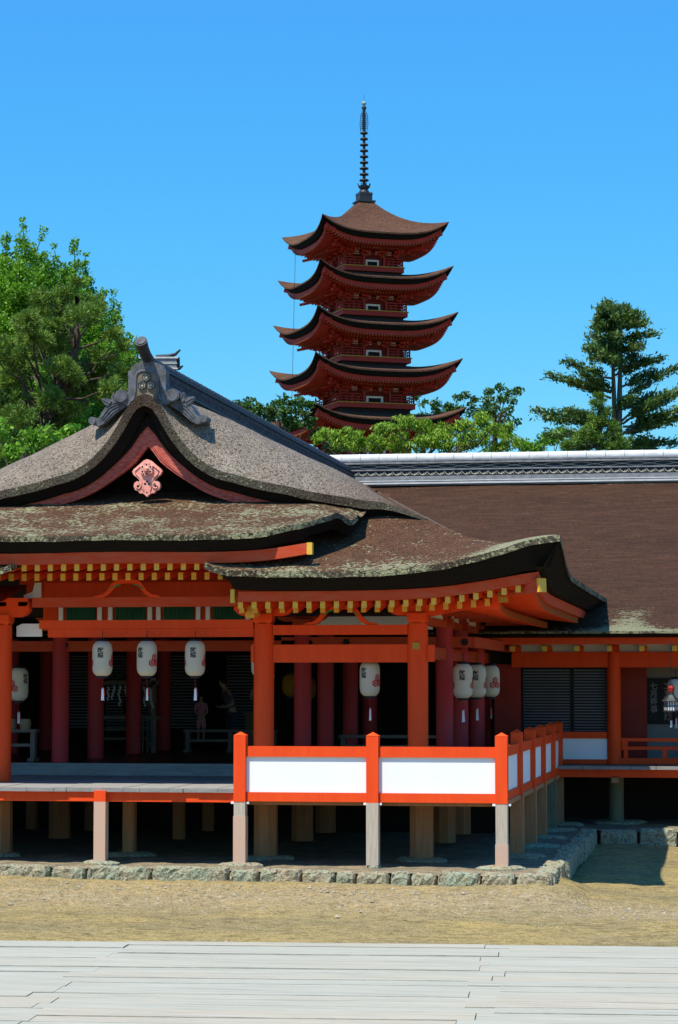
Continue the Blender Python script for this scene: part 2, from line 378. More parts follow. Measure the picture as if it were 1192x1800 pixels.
def build_platform():
    m, nt, p = newmat('packed_shingle')
    c = coords(nt); f = noise(nt, c, 22, 3, 0.7); g = noise(nt, c, 3, 4)
    col = mix(nt, ramp(nt, g, [(.35, 0.0), (.6, 1.0)]), (0.34, 0.26, 0.14), (0.17, 0.14, 0.09)); col = mix(nt, ramp(nt, f, [(0.35, 0.8), (0.55, 0.0)]), col, (0.12, 0.10, 0.07))
    nt.links.new(col, p.inputs['Base Color']); p.inputs['Roughness'].default_value = 0.95; bump(nt, p, f, 0.8, 0.04)
    b = MB(); xs = frange(-22, -3.05, 110)
    rows = []
    for t in frange(0, 1, 130):
        row = []
        for x in xs:
            y0 = fy(x) + 0.18; y = y0 + (26 - y0) * t * t
            row.append((x, y, -0.035 + 0.02 * rnd2(x * 3, y * 3) + random.uniform(-.008, .012)))
        rows.append(row)
    b.sheet(rows, 0)
    xs2 = frange(-3.05, 9, 60)
    b.sheet([[(x, y, -0.04 + 0.02 * rnd2(x * 3, y * 3)) for x in xs2] for y in frange(10.6, 26, 40)], 0)
    struct(b.build('shingle_platform', m, fix=False))
build_platform()

ms, nt, p = newmat('mossy_edging_stone')
c = coords(nt); f = noise(nt, c, 26, 4, 0.7); g = noise(nt, c, 2.4, 3)
col = mix(nt, ramp(nt, g, [(0.35, 0.0), (0.65, 1.0)]), (0.33, 0.37, 0.25), (0.40, 0.32, 0.20))
col = mix(nt, ramp(nt, f, [(0.36, 0.9), (0.52, 0.0)]), col, (0.06, 0.06, 0.04))
og = noise(nt, c, 6, 3)
col = mix(nt, ramp(nt, og, [(0.60, 0.0), (0.72, 0.55)]), col, (0.36, 0.22, 0.07))
nt.links.new(col, p.inputs['Base Color']); p.inputs['Roughness'].default_value = 0.95; bump(nt, p, f, 0.9, 0.04)
M['stone'] = ms
def rough_stone(b, p0, p1, w_, z0, z1, seed, jit=0.03, m=0):
    """a squarish rough block between two plan points, w_ deep to the left of p0->p1"""
    rr = random.Random(seed); p0 = Vector((p0[0], p0[1], 0)); p1 = Vector((p1[0], p1[1], 0)); d = p1 - p0; L = d.length; d.normalize(); nrm = Vector((-d.y, d.x, 0))
    nx = max(3, int(L / 0.07)); ny = 5; nz = 5
    def P(i, j, k):
        u, v, t = i / nx, j / ny, k / nz
        ex = 0.018
        q = p0 + d * (ex + (L - 2 * ex) * u) + nrm * (w_ * v); q.z = z0 + (z1 - z0) * t
        # round the arrises
        e = sum((min(a, 1 - a) < 0.001) for a in (u, v, t))
        cen = p0 + d * (L / 2) + nrm * (w_ / 2); cen.z = (z0 + z1) / 2
        if e >= 2: q = q + (cen - q).normalized() * 0.03 * (e - 1)
        rn = random.Random(hash((seed, i, j, k)))
        return q + Vector((rn.uniform(-1, 1) * 0.006, rn.uniform(-1, 1) * jit * .7, rn.uniform(-1, 1) * jit * .6))
    def face(fn, a, c_): b.sheet([[fn(i, j) for i in range(a + 1)] for j in range(c_ + 1)], m, False)
    face(lambda i, j: P(i, 0, j), nx, nz); face(lambda i, j: P(i, ny, j), nx, nz); face(lambda i, j: P(i, j, nz), nx, ny)
    face(lambda i, j: P(0, i, j), ny, nz); face(lambda i, j: P(nx, i, j), ny, nz)
wall = thing('stone_edging', 'long low edging of mossy stone blocks along the sunlit front of the platform', 'stone edging', (-9, -1, -.2))
x = -14.0; i = 0
while x < -2.95:
    L = random.choice([0.33, 0.42, 0.5, 0.55, 0.7]) if x > -9 else random.choice([0.9, 1.3, 1.1, .6])
    x1 = min(x + L, -2.93)
    if -2.93 - x1 < 0.3: x1 = -2.93
    b = MB(); rough_stone(b, (x, fy(x)), (x1, fy(x1)), 0.33, -0.42, 0.0 + random.uniform(-.02, .02), i, 0.03)
    b.build('stone_block', 'stone', wall, fix=True); x = x1 + 0.004; i += 1
wall2 = thing('stone_edging', 'receding run of rough stone blocks edging the platform beside the right hand veranda posts', 'stone edging', (-3, 5, -.2))
y = -1.05
while y < 10.4:
    L = random.choice([0.7, 0.9, 1.1]); y1 = min(y + L, 10.5); b = MB(); jx = random.uniform(-.03, .03)
    rough_stone(b, (-2.93 + jx, y), (-2.95 + jx, y1), 0.33, -0.40, 0.0 + random.uniform(-.03, .03), i, 0.035); b.build('stone_block', 'stone', wall2); y = y1 + .004; i += 1
wall3 = thing('stone_edging', 'shaded edging of stone blocks below the far right veranda', 'stone edging', (0, 10.8, -.2))
x = -2.9
while x < 5:
    L = random.choice([0.6, 0.8, 1.0]); b = MB(); rough_stone(b, (x, 10.55 + random.uniform(-.04, .04)), (x + L, 10.55), 0.35, -0.42, -0.0 + random.uniform(-.03, .03), i, 0.03); b.build('stone_block', 'stone', wall3); x += L + .004; i += 1
def footing(x, y, r, label, z=0.03, seed=0):
    b = MB(); rr = random.Random(seed); n = 14; v = []; prof = [(1.1, -.14), (1.05, -.03), (.85, 0.0), (.45, 0.01)]
    for k, (q, dz) in enumerate(prof):
        for a in range(n):
            t = 2 * math.pi * a / n; rad = r * q * (1 + 0.18 * math.sin(2 * t + seed) + 0.08 * math.sin(5 * t + seed * 2)); v.append((x + rad * math.cos(t) * 1.15, y + rad * math.sin(t) * .85, z + dz + rr.uniform(-.008, .008)))
    f = [(k * n + a, k * n + (a + 1) % n, (k + 1) * n + (a + 1) % n, (k + 1) * n + a) for k in range(3) for a in range(n)] + [tuple(range(3 * n, 4 * n))]
    b.add(v, f, 0, False); return tag(b.build('footing_stone', 'stone'), label, 'stone', 'footing stones under the veranda posts')
# ---- boardwalk in the foreground
def build_boardwalk():
    m, nt, p = newmat('bleached_boardwalk_planks')
    c = coords(nt, (0.6, 9, 9), (0, 0, R(-4.5))); g = noise(nt, c, 2.2, 4, 0.6); f = noise(nt, c, 14, 3)
    oi = nt.nodes.new('ShaderNodeNewGeometry')
    col = mix(nt, g, (0.345, 0.335, 0.255), (0.40, 0.39, 0.31))
    col = mix(nt, ramp(nt, oi.outputs['Random Per Island'], [(0.0, 0.0), (0.45, 0.15), (0.75, 0.55), (1.0, 1.0)]), col, (0.40, 0.35, 0.255))
    c3 = coords(nt, (0.9, 34, 34), (0, 0, R(-4.5))); gg = noise(nt, c3, 1.6, 4, 0.65)
    col = mix(nt, ramp(nt, gg, [(0.34, 0.75), (0.50, 0.0)]), col, (0.235, 0.225, 0.185))
    col = mix(nt, ramp(nt, gg, [(0.55, 0.0), (0.7, 0.5)]), col, (0.50, 0.50, 0.46))
    col = mix(nt, ramp(nt, f, [(0.30, 0.5), (0.46, 0.0)]), col, (0.24, 0.24, 0.22))
    nt.links.new(col, p.inputs['Base Color']); p.inputs['Roughness'].default_value = 0.85; bump(nt, p, f, 0.25, 0.01)
    b = MB(); rot = R(4.5); o = Vector((-2.45, -24.33, 1.4)); du = Vector((math.cos(rot), math.sin(rot), 0)); dv = Vector((math.sin(rot), -math.cos(rot), 0))
    v = 0.0; i = 0; rr = random.Random(3)
    base = MB()
    while v < 19:
        wd = rr.uniform(0.17, 0.27)
        joints = [-9, -5.7, -3.50, -1.27 + (-0.0), 0.95, 3.2, 6, 9]
        off = -0.02 * i * 0
        for j in range(len(joints) - 1):
            jr = random.Random(i * 31 + j); jr2 = random.Random(i * 31 + j + 1); gp = lambda q: (.012 if j_ == 2 else .005) if q.random() < .3 else .0003
            j_ = j
            a_ = random.Random(i * 977 + j).uniform(-.11, .11); a2_ = random.Random(i * 977 + j + 1).uniform(-.11, .11); u0 = joints[j] + gp(jr) * .5 + a_; j_ = j + 1; u1 = joints[j + 1] - gp(jr2) * .5 + a2_ 
            sk = 0.0
            dz = rr.uniform(-.004, .006); g0 = rr.choice((.0012, .0018, .003, .0045))
            # slightly bowed plank
            n = 6; vs = []
            dvv = rr.uniform(-.014, .014) if j in (1, 2) else 0
            for k in range(n + 1):
                u = u0 + (u1 - u0) * k / n; bow = 0.004 * math.sin(k * 1.1 + i + j)
                skw = 0.05 if (j == 1 and k == n) else (0.05 if (j == 2 and k == 0) else 0)
                skw = skw * 1.1
                for (vv, zz, s_) in ((g0, -.05, 1), (g0, 0, 1), (wd - g0, 0, -1), (wd - g0, -.05, -1)):
                    q = o + du * (u + skw * s_ * .7) + dv * (v + vv + bow + dvv * 0 + 0.0018 * (u * u)) ; vs.append((q.x, q.y, 1.4 + zz + dz))
            fs = [(k * 4 + a, k * 4 + a + 1, (k + 1) * 4 + a + 1, (k + 1) * 4 + a) for k in range(n) for a in range(3)] + [(0, 1, 2, 3), (n * 4, n * 4 + 1, n * 4 + 2, n * 4 + 3)]
            b.add(vs, fs, 0)
        v += wd; i += 1
    bd = struct(b.build('boardwalk', m))
    bb = MB()
    q = [o + du * u + dv * vv for u, vv in ((-9, 0.03), (9, 0.1), (9, 19), (-9, 19))]
    bb.add([(a.x, a.y, 1.33) for a in q] + [(a.x, a.y, 1.15) for a in q], [(0, 1, 2, 3), (4, 5, 6, 7), (0, 1, 5, 4), (1, 2, 6, 5)], 0)
    for u in (-6, -3, 0, 3, 6):
        for vv in (0.8, 5, 10, 15):
            a = o + du * u + dv * vv; bb.tube([(a.x, a.y, -.7), (a.x, a.y, 1.2)], .14, 10)
    struct(bb.build('boardwalk_frame', 'greywood'))
build_boardwalk()

# ================================================================== FRONT HALL
XC = -10.5; XE = -2.88
HT = [(0, 4.84), (1, 5.18), (2, 5.60), (3, 6.12), (3.4, 6.35), (4.4, 6.90), (5.2, 7.27), (6.04, 7.68), (6.6, 7.96), (7.3, 8.22), (7.62, 8.30)]
def H(t): return interp(HT, t)
def lift(a, b):
    return 0.56 * math.exp(-(abs(a) / 1.5) ** 1.8 - (abs(b) / 1.3) ** 1.7)
def ztop(a, b): return H(min(a, b)) + lift(a, b)      # a = distance in from the side eave, b = distance in from the front eave
hall = thing('front_hall', 'vermilion shrine hall with bark thatched gable roof and open colonnade in the foreground', 'shrine hall', (XC, 4, 0))
RM = ['thatch', 'thatchedge', 'thatchdark', 'redold']
def mir(x, s): return x if s > 0 else 2 * XC - x
def lichf(t, a=1.0): return max(0, 1.0 - t / 1.1) * a
def build_lower_roof(s):
    b = MB()
    # front sheet: x from the centre part out to the corner, t inward
    us = [-8.82 + (XE + 8.82) * k / 60 for k in range(61)]
    ts = [3.95 * (k / 26) ** 1.1 for k in range(27)]
    eli = lambda u: 0.17 * math.exp(-(u + 8.82) / 0.30)
    def P(u, t, dz=0.0):
        x = min(u, XE - t); a = XE - x
        return (mir(x, s), t, ztop(a, t) + eli(u) * math.exp(-t / .5) + dz + 0.012 * rnd2(x * 4, t * 5))
    b.sheet([[P(u, t) for u in us] for t in ts], 0, True, lambda p, i, j: .15 + lichf(ts[i]) * .7 + 1.0 * math.exp(-((p[0] if s > 0 else 2 * XC - p[0]) + 3.6) ** 2 / .5) * math.exp(-ts[i] / 1.2))
    def edge(pts, nrm, seg=None):
        """layers of the eave below the top edge line pts; nrm gives the outward direction"""
        prof = [(0, 0, 1), (0.005, -.10, 1), (-.05, -.115, 2), (-.28, -.30, 2), (-.42, -.31, 2)]
        rows = []
        for (o, dz, m_) in prof:
            rows.append([(p[0] + n_[0] * o, p[1] + n_[1] * o, p[2] + dz - (.36 * lift((XE - p[0]) if s > 0 else (XE - 2 * XC + p[0]), p[1]) if dz < -.2 else 0) + (0.006 * rnd2(p[0] * 17 + dz * 50, p[1] * 19) if dz > -.2 else 0)) for p, n_ in zip(pts, nrm)])
        for k in range(len(rows) - 1):
            b.sheet([rows[k], rows[k + 1]], prof[k + 1][2], False, (lambda p, i, j: .5) if k == 0 else None)
        return rows[-1]
    fe = [P(u, 0) for u in us]
    nf = []
    for u in us:
        k = max(0, min(1, (u - XE + 0.3) / 0.3)); kl = max(0, min(1, (-8.4 - u) / 0.42)); nf.append((s * (0.6 * k - 1.9 * kl), -1))
    lf = edge(fe, nf)
    # left end face of the lower eave
    if True:
        xx = mir(-9.2, s)
    # side sheet: t columns, y rows
    tcs = [7.62 * (k / 60) ** 1.0 for k in range(61)]
    YB = 25.5
    MT = [(0, .12), (.15, .14), (.3, .245), (.6, .68), (.95, .945), (1.3, 1.01), (1.7, .94), (2.05, .86), (2.5, .74), (3.0, .62), (3.55, .44), (4.0, .26), (4.5, .08), (5.1, 0)]
    def start(t): return t if t <= 2.5 else 2.5
    def S(t, k, n):
        y0 = start(t); q = k / n; y = y0 + (YB - y0) * q ** 2.2
        x = XE - t; z = H(t) + (lift(t, y) if t < 4 else 0)
        if t > 2.5 and y < 4.2:
            d = 7.62 - t; z -= max(0, interp(MT, d)) * ((4.2 - y) / 1.7) ** 2.6
        return (mir(x, s), y, z + 0.012 * rnd2(x * 4, y * 5))
    gre = lambda t: max(0, min(1, (t - 2.4) / 2.2)) ** .8
    n = 60
    rows = [[S(t, k, n) for t in tcs] for k in range(n + 1)]
    ci = next(i for i, t in enumerate(tcs) if t >= 2.5)
    b.sheet([r[:ci + 3] for r in rows], 0, True, lambda p, i, j: lichf(tcs[j]) * .8, lambda p, i, j: gre(tcs[j]))
    b2 = MB();  b2.sheet([r[ci + 2:] for r in rows], 0, True, lambda p, i, j: -0.12, lambda p, i, j: gre(tcs[ci + 2 + j]))
    # rake edge of the gable
    rake = rows[0][ci:]
    R1 = [(p[0], p[1] - 0.005, p[2]) for p in rake]
    dn = []
    for i_, p in enumerate(R1):
        a = R1[max(0, i_ - 1)]; c_ = R1[min(len(R1) - 1, i_ + 1)]; dx, dz = c_[0] - a[0], c_[2] - a[2]; l = math.hypot(dx, dz)
        nx, nz = (dz / l, -dx / l); nz_ = nz
        if nz_ > 0: nx, nz_ = -nx, -nz_
        dn.append((nx, nz_))
    def off(o, yy, j=0.0): return [(p[0] + d[0] * o * min(1, .25 + .75 * i_ / 8), p[1] + yy + j * rnd2(p[0] * 23, p[2] * 21), p[2] + d[1] * o * min(1, .25 + .75 * i_ / 8)) for i_, (p, d) in enumerate(zip(R1, dn))]
    dd_ = [abs((p[0] if s > 0 else 2 * XC - p[0]) - XC) for p in R1]
    o0 = off(0, 0); o1 = off(.15, -.01, .01); o1 = [(p[0], p[1], p[2] - .08 * math.exp(-(q / .3) ** 2)) for p, q in zip(o1, dd_)]; o2 = off(.155, .03); o3 = off(.30, .18); o4 = off(.36, 1.5)
    be = MB()
    be.sheet([o0, o1], 0, False, lambda p, i, j: -.25); be.sheet([o1, o2], 2, False); be.sheet([o2, o3], 1, False); be.sheet([o3, o4], 1, False)
    # side eave
    sp = [rows[k][0] for k in range(n + 1)]
    ls = edge(sp, [(s * 1, -0.6 * max(0, 1 - k / 3)) for k in range(n + 1)])
    b.build('lower_thatched_roof', RM, hall, fix=False); b2.build('gable_roof', ['thatch'], hall, fix=False)
    be.build('gable_verge', ['thatchedge', 'thatchdark', 'thatch'], hall, fix=False)
    # soffits and eave boards
    so_ = MB()
    def softop(x, y):
        a = XE - x; return ztop(a, y)
    def E(a_or_b, kind):   # height of the top edge along the eave at position
        return 4.84 + .58 * (ztop(XE - a_or_b, 0) - 4.84 if kind == 'f' else ztop(0, a_or_b) - 4.84)
    us2 = [u for u in us if u >= -8.40]
    def F(u, ins, dz): x = min(u, XE - ins); return (mir(x, s), ins, E(u, 'f') + dz)
    for (i0, z0, i1, z1, m_) in ((.38, -.312, .40, -.475, 0), (.40, -.475, .50, -.48, 0), (.50, -.48, 1.15, -.42, 1), (1.15, -.42, 2.6, -.10, 1)): #
        so_.sheet([[F(u, i0, z0) for u in us2], [F(u, i1, z1) for u in us2]], m_, False)
    ys = [p[1] for p in sp if p[1] < 15]
    def G(y, ins, dz): yy = max(y, ins); return (mir(XE - ins, s), yy, E(y, 's') + dz)
    for (i0, z0, i1, z1, m_) in ((.38, -.312, .40, -.475, 0), (.40, -.475, .50, -.48, 0), (.50, -.48, 1.15, -.42, 1), (1.15, -.42, 2.6, -.10, 1)): #
        so_.sheet([[G(y, i0, z0) for y in ys], [G(y, i1, z1) for y in ys]], m_, False)
    # left end of the lower eave (the board end visible beside the raised centre eave)
    so_.build('eave_board', ['redold', 'redold'], hall, fix=False)
    ends = MB()
    pts = [P(us[0], t) for t in ts if t < 3.2]
    e0 = [(p[0] - s * -.01, p[1], p[2] - .10) for p in pts]
    ends.sheet([pts, e0], 1, False, lambda p, i, j: .5); ends.sheet([e0, [(p[0] + s * .42, p[1] + .2 * (1 - p[1] / 3.2), p[2] - .21) for p in pts]], 0, False)
    ends.build('eave_end', ['thatchdark', 'thatchedge'], hall, fix=False)
for s in (1, -1): build_lower_roof(s)
for s in (1, -1):
    b = MB(); xx = mir(-8.42, s); b.box(xx - .035, xx + .035, .37, .53, 4.84 - .50, 4.84 - .27); b.build('board_end_cap', 'gold', hall)

# raised centre part of the front skirt
def build_upper():
    b = MB(); XT = -6.47 - XC     # half width to the curled tip
    def fe(d):   # front edge y and added height by distance from centre
        e = d / XT
        y = 0.0 if d < 2.4 else 1.6 * ((d - 2.4) / (XT - 2.4)) ** 1.8
        z = interp([(0, 0), (2.4, 0.0), (3.0, .06), (3.4, .09), (3.62, .12), (3.76, .13), (3.88, -.02), (3.95, -.06), (4.03, .0)], d)
        return y, z
    def Z(y): return 5.48 + .235 * y + .012 * y * y
    ds = frange(0, 3.4, 20)[:-1] + frange(3.4, XT, 26)
    dd = [-d for d in ds[::-1]][:-1] + ds
    ts = frange(0, 1, 16)
    def P(d, t, dz=0):
        y0, zl = fe(abs(d)); y = y0 + (3.95 - y0) * t
        back = H(min(7.6 - abs(d), y)) + 0.02
        z = Z(y) + zl * (1 - t) ** 1.3
        k = max(0, min(1, (abs(d) - 3.1) / 0.9)); kk = k * t ** 0.7
        z = z * (1 - kk) + back * kk
        return (XC + d, y, z + dz + 0.012 * rnd2(d * 5, y * 5))
    b.sheet([[P(d, t) for d in dd] for t in ts], 0, True, lambda p, i, j: (.62 if ts[i] < .72 else max(-1.2, .62 - (ts[i] - .72) * 14)))
    top = [P(d, 0) for d in dd]
    prof = [(0, 0), (0.0, -.09), (.05, -.10), (.20, -.26), (.24, -.27)]
    rows = [[(p[0] * (1) + (0.0 if abs(p[0] - XC) < 3.3 else -(1 if p[0] > XC else -1) * o * 0.6), p[1] + o, p[2] + dz * (1 if True else 1)) for p in top] for o, dz in prof]
    for k in range(4): b.sheet([rows[k], rows[k + 1]], 1 if k == 0 else 2, False, (lambda p, i, j: .5) if k == 0 else None)
    # the side of the curled tips, back to where they die into the lower roof
    for sg in (-1, 1):
        side = [P(sg * XT, t) for t in ts]
        b.sheet([side, [(p[0] - sg * .16, p[1], p[2] - .27) for p in side]], 2, False)
    # underside
    und = [[(XC + d * .96, fe(abs(d))[0] + .24 + (3.6 - fe(abs(d))[0]) * t, P(d, 0)[2] - .27 + .45 * t) for d in dd] for t in (0, 1)]
    b.sheet(und, 2, False)
    b.build('raised_eave_roof', RM, hall, fix=False)
    # long red eave board with gilded ends
    e = MB(); zs = lambda d: Z(0) - .27 + interp([(0, 0), (2.4, 0), (3.7, .17)], abs(d))
    d2 = frange(-3.38, 3.38, 40)
    L = lambda y, dz: [(XC + d, y, zs(d) + dz) for d in d2]
    for a, c_ in (((.24, 0), (.25, -.185)), ((.25, -.185), (.36, -.19)), ((.36, -.19), (1.2, -.10))): e.sheet([L(*a), L(*c_)], 0, False)
    e.sheet([L(1.2, -.10), L(2.6, .15)], 0, False)
    e.build('eave_board', 'redold', hall, fix=False)
    for sg in (-1, 1):
        g = MB(); g.box(XC + sg * 3.38, XC + sg * 3.47, .22, .36, zs(3.4) - .20, zs(3.4) - .0); g.build('board_end_cap', 'gold', hall)
        pass
build_upper()

# rafters (shared mesh): runs in +y from its gilded end face at the origin
def rafter_mesh(wd, h, L, slope, nm):
    b = MB(); b.box(-wd / 2, wd / 2, 0.012, L, -h / 2, h / 2, 0); b.box(-wd / 2, wd / 2, 0, .012, -h / 2, h / 2, 1)
    b.v = [(x, y, z + slope * y) for x, y, z in b.v]
    o = b.build(nm, ['red', 'gold'], None); return o
r3 = rafter_mesh(.075, .115, 1.4, .12, 'flying_rafter'); r3.data.materials[1] = M['tipdark']; r4 = rafter_mesh(.075, .125, 1.8, .16, 'base_rafter'); r4.data.materials[1] = M['tipdark']
r1 = rafter_mesh(.085, .115, 1.4, .12, 'flying_rafter'); r2 = rafter_mesh(.085, .125, 1.8, .16, 'base_rafter')
def put(proto, loc, rz=0):
    c_ = proto.copy(); COL.objects.link(c_); c_.parent = hall; c_.location = Vector(loc) - ORG[hall]; c_.rotation_euler = (0, 0, rz); return c_
sp = 0.2325
k = -12
while k <= 7:      # under the raised eave
    x = XC + (k + .5) * sp - .04
    put(r1, (x, .34, 5.48 - .27 - .255)); put(r2, (x + .03, 1.0, 5.48 - .27 - .385)); k += 1
k = 0
while True:         # under the lower eave, right side
    x = -8.30 + k * .2345
    if x > -3.45: break
    z = 4.84 + .58 * (ztop(XE - x, 0) - 4.84); put(r1, (x, .46, z - .54))
    if x < -4.05: put(r2, (x - .11, 1.1, z * .6 + (4.84 - .0) * .4 - .59))
    k += 1
k = 0
while k < 46:       # side eave
    y = .60 + k * .235; z = 4.84 + .58 * (ztop(0, y) - 4.84)
    put(r3, (XE - .46, y, z - .54), R(90))
    if y > 1.2: put(r4, (XE - 1.1, y, z * .6 + 4.84 * .4 - .64), R(90))
    k += 1
for q_ in (r1, r2, r3, r4): bpy.data.objects.remove(q_)
# corner hip rafter with a large gilded end
b = MB(); b.beam((XE - .34, .34, 4.60), (XE - 2.7, 2.7, 4.42), .15, .22)
hr = b.build('hip_rafter', 'redold', hall); b = MB(); b.beam((XE - .31, .31, 4.602), (XE - .35, .35, 4.599), .155, .225); b.build('hip_rafter_cap', 'gold', hr)
b = MB(); b.beam((XE - 1.05, 1.05, 4.46), (XE - 2.7, 2.7, 4.24), .17, .22); hr = b.build('hip_rafter', 'red', hall)
b = MB(); b.beam((XE - 1.02, 1.02, 4.464), (XE - 1.06, 1.06, 4.459), .175, .225); b.build('hip_rafter_cap', 'golddark', hr)

# gable: barge boards, pendant, dark wall
BO = [(0, 7.64), (.12, 7.52), (.3, 7.25), (.69, 6.88), (1.08, 6.63), (1.6, 6.45), (2.1, 6.32), (2.75, 6.22), (3.4, 6.17)]
BI = [(0, 7.26), (.12, 7.12), (.25, 6.95), (.65, 6.66), (1.08, 6.40), (1.6, 6.22), (2.1, 6.12), (2.75, 6.04), (3.4, 5.99)]
for sg in (-1, 1):
    b = MB(); ds = frange(0.0, 3.4, 30)
    yb = 2.78
    out = [(XC + sg * d, interp(BO, d)) for d in ds]; inn = [(XC + sg * d, interp(BI, d)) for d in ds]
    for (ya, yb_, A, B) in ((yb, yb, out, inn),):
        b.sheet([[(x_, yb, z_) for x_, z_ in out], [(x_, yb, z_) for x_, z_ in inn]], 0, False)
        b.sheet([[(x_, yb + .12, z_) for x_, z_ in out], [(x_, yb + .12, z_) for x_, z_ in inn]], 0, False)
        b.sheet([[(x_, yb, z_) for x_, z_ in inn], [(x_, yb + .12, z_) for x_, z_ in inn]], 0, False)
        b.sheet([[(x_, yb, z_) for x_, z_ in out], [(x_, yb + .12, z_) for x_, z_ in out]], 0, False)
    # raised moulding strips
    for f0 in (.18, .30):
        m_ = [(x0 + (x1 - x0) * (1 - f0), z0 + (z1 - z0) * (1 - f0)) for (x0, z0), (x1, z1) in zip(out, inn)]
        b.tube([(x_, yb - .004, z_) for x_, z_ in m_[1:]], .014, 6)
    b.build('barge_board', 'barge', hall, fix=False)
# dark back of the gable and its rafters
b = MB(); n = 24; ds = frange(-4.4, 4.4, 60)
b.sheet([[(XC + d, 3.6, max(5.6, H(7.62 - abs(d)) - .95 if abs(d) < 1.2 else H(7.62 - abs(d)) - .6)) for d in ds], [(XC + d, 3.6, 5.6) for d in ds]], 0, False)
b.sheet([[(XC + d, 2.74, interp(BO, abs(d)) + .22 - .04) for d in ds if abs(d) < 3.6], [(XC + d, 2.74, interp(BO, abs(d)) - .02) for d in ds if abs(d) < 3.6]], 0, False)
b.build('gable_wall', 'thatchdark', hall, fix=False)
# brown ledge at the gable foot
b = MB(); b.sheet([[(XC + d, 3.25, 6.27 + .03 * math.cos(d)) for d in frange(-4.3, 4.3, 30)], [(XC + d, 3.62, 6.42) for d in frange(-4.3, 4.3, 30)]], 0, True); b.build('gable_ledge', 'thatch', hall, fix=False)
# pendant (gegyo)
def pendant():
    b = MB(); cx, y0 = XC + .02, 2.64; z0 = 6.77
    half = [(0, .24), (.06, .22), (.14, .15), (.25, .06), (.275, .02), (.25, -.04), (.19, -.085), (.145, -.13), (.14, -.165), (.19, -.155), (.235, -.19), (.245, -.25), (.215, -.315), (.16, -.335), (.13, -.375), (.075, -.375), (.03, -.41), (0, -.44)]
    poly = [(cx + x_, z0 + z_) for x_, z_ in half] + [(cx - x_, z0 + z_) for x_, z_ in half[1:-1][::-1]]
    b.prism(poly, y0, y0 + .10)
    o = b.build('gable_pendant', 'pink', hall)
    b = MB()
    for sg in (-1, 1):
        sp_ = [(cx + sg * (.165 + (.068 - .010 * a) * math.cos(a * 1.15 + 1.9)), y0 - .008, z0 - .245 + (.068 - .010 * a) * math.sin(a * 1.15 + 1.9)) for a in [k * .33 for k in range(15)]]
        b.tube(sp_, .013, 6)
        b.tube([(cx + sg * x_, y0 - .006, z0 + z_) for x_, z_ in [(.02, .19), (.12, .12), (.22, .03), (.20, -.03), (.13, -.09), (.10, -.15), (.09, -.22), (.06, -.33)]], .012, 6)
    for k in range(6):
        a = R(60 * k + 30); c0 = (cx + .082 * math.cos(a), z0 + .055 + .082 * math.sin(a)); b.tube([(c0[0], y0 - .05, c0[1]), (c0[0], y0, c0[1])], [.040, .050], 12)
    b.tube([(cx, y0 - .13, z0 + .045), (cx, y0, z0 + .055)], [.03, .065], 10)
    b.build('carved_boss', 'pink', o)
    h = MB()
    for k in range(6):
        a = R(60 * k + 30); h.tube([(cx + .084 * math.cos(a), y0 - .054, z0 + .055 + .084 * math.sin(a)), (cx + .084 * math.cos(a), y0 - .049, z0 + .055 + .084 * math.sin(a))], .017, 8)
    for x_, z_, r_ in ((0, -.16, .022), (-.035, -.205, .022), (.035, -.205, .022), (-.165, -.245, .026), (.165, -.245, .026), (-.07, -.31, .02), (.07, -.31, .02), (0, -.36, .014)):
        h.tube([(cx + x_, y0 - .004, z0 + z_), (cx + x_, y0 + .012, z0 + z_)], r_, 8)
    h.build('carved_hole', 'ink', o)
pendant()
# small gilded bosses and end board piece left of the porch eave end

# ---- ridge of the front hall
def front_ridge():
    b = MB(); y0, y1 = 3.0, 26.0; n = 44
    b.box(XC - .21, XC + .21, y0, y1, 8.05, 8.35, 1); b.box(XC - .27, XC + .27, y0, y1, 8.30, 8.34, 0); b.box(XC - .31, XC + .31, y0, y1, 8.35, 8.40, 0)
    b.box(XC - .19, XC + .19, y0, y1, 8.40, 8.66, 0); b.box(XC - .23, XC + .23, y0, y1, 8.66, 8.70, 0)
    body = b.build('ridge_body', ['tile', 'dark'], hall)
    b = MB()
    k = y0
    while k < y1:
        b.tube([(XC, k, 8.76), (XC, k + .36, 8.76)], .125, 14); b.tube([(XC, k + .34, 8.76), (XC, k + .40, 8.76)], .14, 14); k += .38
    b.build('ridge_cap', 'tile', body)
    # lattice of crossed tiles on both sides
    b = MB(); st = .13; k = y0 + .1
    while k < y1 - .2:
        for sg in (-1, 1):
            b.beam((XC + sg * .20, k, 8.42), (XC + sg * .20, k + st, 8.64), .018, .03, 0, (1, 0, 0)); b.beam((XC + sg * .205, k + st, 8.42), (XC + sg * .205, k, 8.64), .018, .03, 0, (1, 0, 0))
        k += st
    b.build('ridge_lattice', 'tilelight', body)
front_ridge()
